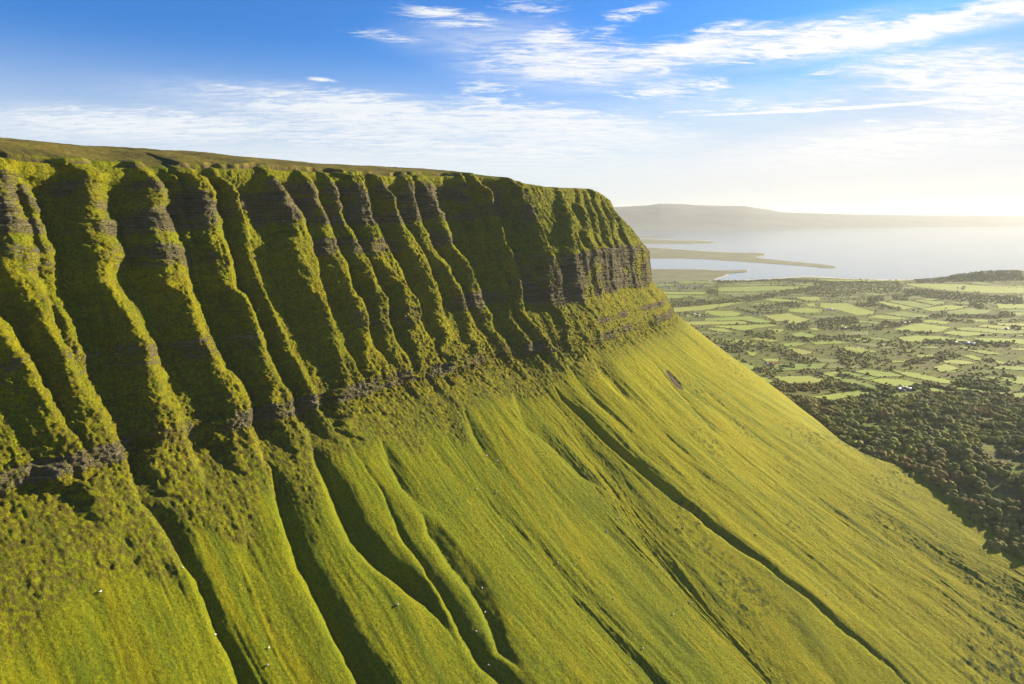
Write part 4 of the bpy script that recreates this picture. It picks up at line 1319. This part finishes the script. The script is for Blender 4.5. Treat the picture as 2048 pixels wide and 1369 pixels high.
def scatter(name, X, Y, Z_, Rr, K, lib_near, lib_far, mats, cut):
    Vs, Ts, Ms = [], [], []
    off = 0
    for x, y, z, r, k in zip(X, Y, Z_, Rr, K):
        Vc, Tc = (lib_near if y < cut else lib_far)[rs.randint(5)]
        a = rs.rand() * 6.283
        ca, sa = math.cos(a), math.sin(a)
        W_ = Vc * np.array([r, r, r * rs.uniform(0.8, 1.3)])
        W_ = np.stack([W_[:, 0] * ca - W_[:, 1] * sa + x, W_[:, 0] * sa + W_[:, 1] * ca + y, W_[:, 2] + z], -1)
        Vs.append(W_)
        Ts.append(Tc + off)
        Ms.append(np.full(len(Tc), k))
        off += len(Vc)
    return tri_mesh(name, np.vstack(Vs), np.vstack(Ts), mats, matidx=np.concatenate(Ms))


o = scatter('distant_woodland', TX[far], TY[far], TZ[far], TR[far], TK[far], small, tiny, leaf_ms, 1700)
tag(o, 'dark woods and scattered trees covering the plain between bright green fields', 'woodland', kind='stuff')
o = scatter('hedgerow', HB[:, 0], HB[:, 1], hz, HR, rs.choice([0, 0, 1, 2], len(HB)), tiny, tiny, leaf_ms, 0)
tag(o, 'thin dark hedges lining the edges of the bright green fields', 'hedgerow', kind='stuff')
print('trees', len(TX), 'hedge', len(HB))
#--CUT2--
# ------------------------------------------------------------------ houses
white_m = simple_mat('white_render', (0.62, 0.60, 0.56), (0.74, 0.72, 0.68), 0.8)
cream_m = simple_mat('cream_render', (0.5, 0.46, 0.36), (0.6, 0.55, 0.44), 0.8)
slate_m = simple_mat('slate', (0.09, 0.095, 0.11), (0.16, 0.165, 0.18), 1.5, 0.7, 0.4)
tile_m = simple_mat('red_tiles', (0.25, 0.07, 0.035), (0.34, 0.11, 0.05), 1.5)
metal_m = simple_mat('pale_sheet_metal', (0.42, 0.42, 0.41), (0.52, 0.52, 0.50), 0.6, 0.7, 0.2)
pane_m, t, b = new_mat('window_glass', 0.12, 0.5)
b.inputs['Base Color'].default_value = (0.03, 0.035, 0.045, 1)


def boxes(name, bs, m, parent):
    V, T = [], []
    for (x0, x1, y0, y1, z0, z1) in bs:
        o_ = len(V)
        V += [(x, y, z) for z in (z0, z1) for x, y in ((x0, y0), (x1, y0), (x1, y1), (x0, y1))]
        T += [tuple(o_ + i for i in f) for f in ((3, 2, 1, 0), (4, 5, 6, 7), (0, 1, 5, 4), (1, 2, 6, 5), (2, 3, 7, 6), (3, 0, 4, 7))]
    return tri_mesh(name, V, T, [m], parent)


def make_house(name, L, Wd, H, roof_m, wall_m, chimney=True):
    e = bpy.data.objects.new(name, None)
    COL.objects.link(e)
    l, w_ = L / 2, Wd / 2
    rz = H + Wd * 0.42
    V = [(-l, -w_, -1), (l, -w_, -1), (l, w_, -1), (-l, w_, -1), (-l, -w_, H), (l, -w_, H), (l, w_, H), (-l, w_, H), (-l, 0, rz - 0.2), (l, 0, rz - 0.2)]
    bm = bmesh.new()
    vs = [bm.verts.new(v) for v in V]
    for f in ((0, 1, 5, 4), (2, 3, 7, 6), (1, 2, 6, 9, 5), (3, 0, 4, 8, 7), (4, 5, 9, 8), (6, 7, 8, 9), (3, 2, 1, 0)): bm.faces.new([vs[i] for i in f])
    me = bpy.data.meshes.new('wall')
    bm.to_mesh(me)
    bm.free()
    me.materials.append(wall_m)
    wl = bpy.data.objects.new('wall', me)
    COL.objects.link(wl)
    wl.parent = e
    ov, tk = 0.4, 0.25
    V, T = [], []
    for s in (-1, 1):
        o_ = len(V)
        y0, z0, z1 = s * (w_ + ov), H - 0.42 * ov * 2, rz
        V += [(-l - ov, y0, z0), (l + ov, y0, z0), (l + ov, 0, z1), (-l - ov, 0, z1), (-l - ov, y0, z0 + tk), (l + ov, y0, z0 + tk), (l + ov, 0, z1 + tk), (-l - ov, 0, z1 + tk)]
        T += [tuple(o_ + i for i in f) for f in ((3, 2, 1, 0), (4, 5, 6, 7), (0, 1, 5, 4), (1, 2, 6, 5), (2, 3, 7, 6), (3, 0, 4, 7))]
    rf = tri_mesh('roof', V, T, [roof_m], e)
    if chimney: boxes('chimney', [(l - 1.4, l - 0.4, -0.45, 0.45, rz - 0.6, rz + 1.2)], wall_m, rf)
    for s in (-1, 1):
        for k in range(3):
            x = (k - 1) * L * 0.29
            if s < 0 and k == 1:
                boxes('door', [(x - 0.5, x + 0.5, -w_ - 0.06, -w_ + 0.02, 0, 2.1)], tile_m, e)
            else:
                boxes('window', [(x - 0.6, x + 0.6, min(s * w_, s * (w_ + 0.05)), max(s * w_, s * (w_ + 0.05)), 1.0, 2.2)], pane_m, e)
    return e


def copy_tree(o, parent=None):
    c = o.copy()
    COL.objects.link(c)
    c.parent = parent
    for ch in list(o.children): copy_tree(ch, c)
    return c


HK = {
    'w': lambda: make_house('house', 13, 8, 3.2, slate_m, white_m), 't': lambda: make_house('house', 12, 8, 5.2, slate_m, cream_m),
    'r': lambda: make_house('house', 14, 9, 3.4, tile_m, cream_m), 'b': lambda: make_house('barn', 24, 12, 4.5, metal_m, metal_m, False),
}
HOUSES = [
    ('w', 1, 260, 176, 1.6, 'lone white house on the low green tongue of land by the bay', None),
    ('b', 1, 450, 512, 1.0, 'long pale barn in the dark clump of trees nearest the cliff', None),
    ('b', 1, 500, 522, 0.9, 'smaller pale barn right of the long barn beside the cliff', None),
    ('w', 1, 590, 545, 1.0, 'white farmhouse at the end of the tree line below the barns', None),
    ('b', 1, 1850, 463, 1.1, 'pale farm shed at the meeting of hedges amid wide fields', None),
    ('w', 1, 1820, 470, 0.9, 'white cottage left of the pale shed amid wide fields', None),
    ('w', 1, 1890, 475, 0.8, 'white cottage right of the pale shed amid wide fields', None),
    ('b', 1, 1990, 656, 1.0, 'blue grey shed among dark trees in the middle of the plain', None),
    ('b', 2, 860, 603, 1.0, 'wide pale shed behind the hedge above the large bright field', None),
    ('b', 2, 910, 590, 0.8, 'narrow pale shed right of the wide shed above the large bright field', None),
    ('w', 2, 1475, 232, 1.5, 'bright white house below the wooded headland', 'white houses below the wooded headland'),
    ('w', 2, 1465, 252, 1.6, 'large bright white house nearest the dark wood below the headland', None),
    ('w', 2, 1415, 242, 1.2, 'small white house left of the bright pair below the headland', None),
    ('w', 2, 1280, 264, 1.3, 'white house on the upper edge of the dark wood', None),
    ('w', 2, 1440, 744, 1.0, 'long white cottage on the hedge above the row of dark trees', None),
    ('b', 2, 1380, 802, 1.0, 'pale shed between the dark trees of the hedge', None),
    ('b', 2, 1500, 812, 1.2, 'long pale shed right of the gap in the dark trees', None),
    ('b', 2, 1560, 818, 1.0, 'pale shed against the largest dark hedge trees', None),
    ('b', 2, 1910, 662, 1.0, 'long low pale shed near the right edge of the plain', None),
    ('r', 3, 1040, 365, 1.1, 'cream house with red roof above the dark clump of trees', None),
    ('w', 3, 985, 352, 0.8, 'white cottage just left of the red roofed house', None),
    ('w', 3, 425, 172, 0.9, 'white cottage in the woods close to the mountain slope', None),
    ('w', 1, 620, 240, 1.3, 'bright white house at the right end of the village', None),
    ('w', 1, 1060, 505, 1.2, 'white bungalow beside the lane between two wide fields', None),
    ('t', 1, 1110, 515, 1.0, 'cream two storey house right of the white bungalow by the lane', None),
    ('b', 4, 800, 615, 0.8, 'leftmost pale shed of the cluster above the woodland', None),
    ('b', 4, 850, 608, 1.0, 'largest pale shed of the cluster above the woodland', None),
    ('b', 4, 900, 618, 0.9, 'rightmost pale shed of the cluster above the woodland', None),
    ('w', 4, 855, 632, 0.7, 'white cottage in front of the sheds above the woodland', None),
    ('w', 4, 0, 455, 0.9, 'white farmhouse left of the long striped fields', None),
    ('t', 4, 240, 480, 0.8, 'small stone coloured house in trees inside the striped fields', None),
]
for i in range(26):
    HOUSES.append((rnd.choice('wwt'), 1, 90 + rnd.random() * 470, 208 + rnd.random() * 52, rnd.uniform(0.8, 1.2), 'small pale house in the village near the bay', 'houses of the village near the bay'))
hproto = {}
for (k, cr, x, y, sc_, lab, grp) in HOUSES:
    ox, oy = CROP[cr]
    P_ = on_plain(ox + x / 5.12, oy + y / 5.12)
    if k not in hproto:
        hproto[k] = o = HK[k]()
    else:
        o = copy_tree(hproto[k])
    if 'group' in o: del o['group']
    z = float(plain_h(np.array([P_[0]]), np.array([P_[1]]))[0])
    o.location = (P_[0], P_[1], z + 0.8)
    o.rotation_euler = (0, 0, rnd.uniform(-0.5, 0.5))
    o.scale = (sc_ * (0.72 if k == 'b' else 0.95),) * 3
    tag(o, lab, 'barn' if k == 'b' else 'house', grp)

# ------------------------------------------------------------------ sheep
wool_m = simple_mat('wool', (0.62, 0.58, 0.50), (0.80, 0.77, 0.70), 6.0, b_s=0.6, b_d=0.05)
face_m = simple_mat('dark_face', (0.03, 0.028, 0.025), (0.06, 0.05, 0.045), 4.0)


def sheep_mesh():
    V, T = [], []

    def ell(c, r, seg=12, rings=8, wool=0.0, tilt=0.0):
        o_ = len(V)
        rg = np.random.RandomState(5)
        for i in range(rings + 1):
            ph = math.pi * i / rings
            for j in range(seg):
                a = 6.283 * j / seg
                k = 1 + wool * (rg.rand() - 0.5)
                p = np.array([math.sin(ph) * math.cos(a) * r[0], math.sin(ph) * math.sin(a) * r[1], math.cos(ph) * r[2]]) * k
                p = np.array([p[0] * math.cos(tilt) - p[2] * math.sin(tilt), p[1], p[0] * math.sin(tilt) + p[2] * math.cos(tilt)])
                V.append(p + np.array(c))
        for i in range(rings):
            for j in range(seg):
                T.append((o_ + i * seg + j, o_ + (i + 1) * seg + j, o_ + (i + 1) * seg + (j + 1) % seg, o_ + i * seg + (j + 1) % seg))
    ell((0, 0, 0.66), (0.58, 0.30, 0.31), wool=0.16)
    ell((0.10, 0, 0.62), (0.40, 0.31, 0.33), wool=0.16)
    ell((0.55, 0, 0.74), (0.24, 0.16, 0.19), wool=0.12, tilt=0.6)
    nw = len(T)
    ell((0.76, 0, 0.80), (0.19, 0.095, 0.11), tilt=-0.5)
    for s in (-1, 1):
        ell((0.66, s * 0.15, 0.88), (0.035, 0.09, 0.03), 8, 6)
    for x in (-0.36, 0.36):
        for s in (-1, 1):
            ell((x, s * 0.15, 0.24), (0.055, 0.055, 0.27), 8, 6)
    mi = np.r_[np.zeros(nw, int), np.ones(len(T) - nw, int)]
    return V, T, mi


SHEEP_PX = [(537, 1298), (535, 1332), (201, 1185), (429, 1272), (364, 1138), (964, 1178), (795, 1211), (995, 923), (973, 913), (953, 980), (993, 986), (1050, 866), (1161, 1116), (1234, 1040),
            (1214, 1064), (1150, 1132), (970, 1226), (952, 1264), (977, 1331), (1227, 1198), (1360, 1034), (1368, 1056), (1381, 1206), (1346, 1230), (1286, 1298), (1260, 1329), (1116, 1127),
            (1565, 997), (1400, 1047), (1360, 1033), (1574, 1122), (1654, 1190), (1684, 1197), (1381, 1205), (1869, 1067), (1875, 1074), (1513, 1070), (513, 620), (517, 623), (1362, 822)]
SV, ST_, smi = sheep_mesh()
sheep_me = None
seen = []
mb = mountain
bpy.context.view_layer.update()
for i, (x, y) in enumerate(SHEEP_PX):
    if any(abs(x - a) + abs(y - c) < 4 for a, c in seen): continue
    seen.append((x, y))
    d = Vector(rays(x, y)).normalized()
    hit, loc, nor, _ = mb.ray_cast(Vector((0, 0, CZ)), d)
    if not hit: continue
    if sheep_me is None:
        o = tri_mesh('sheep', SV, ST_, [wool_m, face_m], matidx=smi, smooth_shade=True)
        sheep_me = o.data
    else:
        o = bpy.data.objects.new('sheep', sheep_me)
        COL.objects.link(o)
    if nor.z < 0: nor = -nor
    n_ = (nor + Vector((0, 0, 1.0))).normalized()
    a = rnd.random() * 6.283
    fw = Vector((math.cos(a), math.sin(a), 0))
    fw = (fw - n_ * fw.dot(n_)).normalized()
    mat = Matrix((fw, n_.cross(fw), n_)).transposed().to_4x4()
    o.matrix_world = Matrix.Translation(loc - n_ * 0.05) @ mat @ Matrix.Scale(1.7, 4)
    if y < 700: lab = 'tiny white sheep on the dark wall of the cliff between two ribs'
    elif x < 600: lab = 'white sheep grazing on the near grass slope at the lower left'
    elif x < 1100: lab = 'white sheep grazing on the middle slope between the long gullies'
    elif x < 1420: lab = 'white sheep grazing on the open slope left of the longest gully'
    else: lab = 'white sheep grazing on the bright slope right of the longest gully'
    grp = {'t': 'sheep on the cliff'}.get(lab[0], 'sheep, ' + lab.split('grazing ')[-1])
    tag(o, lab, 'sheep', grp)

# ------------------------------------------------------------------ air
hz_m = bpy.data.materials.new('haze')
hz_m.use_nodes = True
t = NT(hz_m.node_tree)
t.n.clear()
vol = t.node('ShaderNodeVolumePrincipled')
vol.inputs['Color'].default_value = (0.52, 0.54, 0.56, 1)
vol.inputs['Density'].default_value = HAZE
vol.inputs['Anisotropy'].default_value = 0.3
out = t.node('ShaderNodeOutputMaterial')
t.l.new(vol.outputs[0], out.inputs['Volume'])
x0, x1, y0, y1, z0, z1 = -41000, 61000, -7000, 63000, -260, 640
V = [(x, y, z) for z in (z0, z1) for x, y in ((x0, y0), (x1, y0), (x1, y1), (x0, y1))]
hz_o = tri_mesh('haze', V, [(3, 2, 1, 0), (4, 5, 6, 7), (0, 1, 5, 4), (1, 2, 6, 5), (2, 3, 7, 6), (3, 0, 4, 7)], [hz_m])
tag(hz_o, 'thin bright sea haze filling the air over the plain and bay', 'haze', kind='stuff')
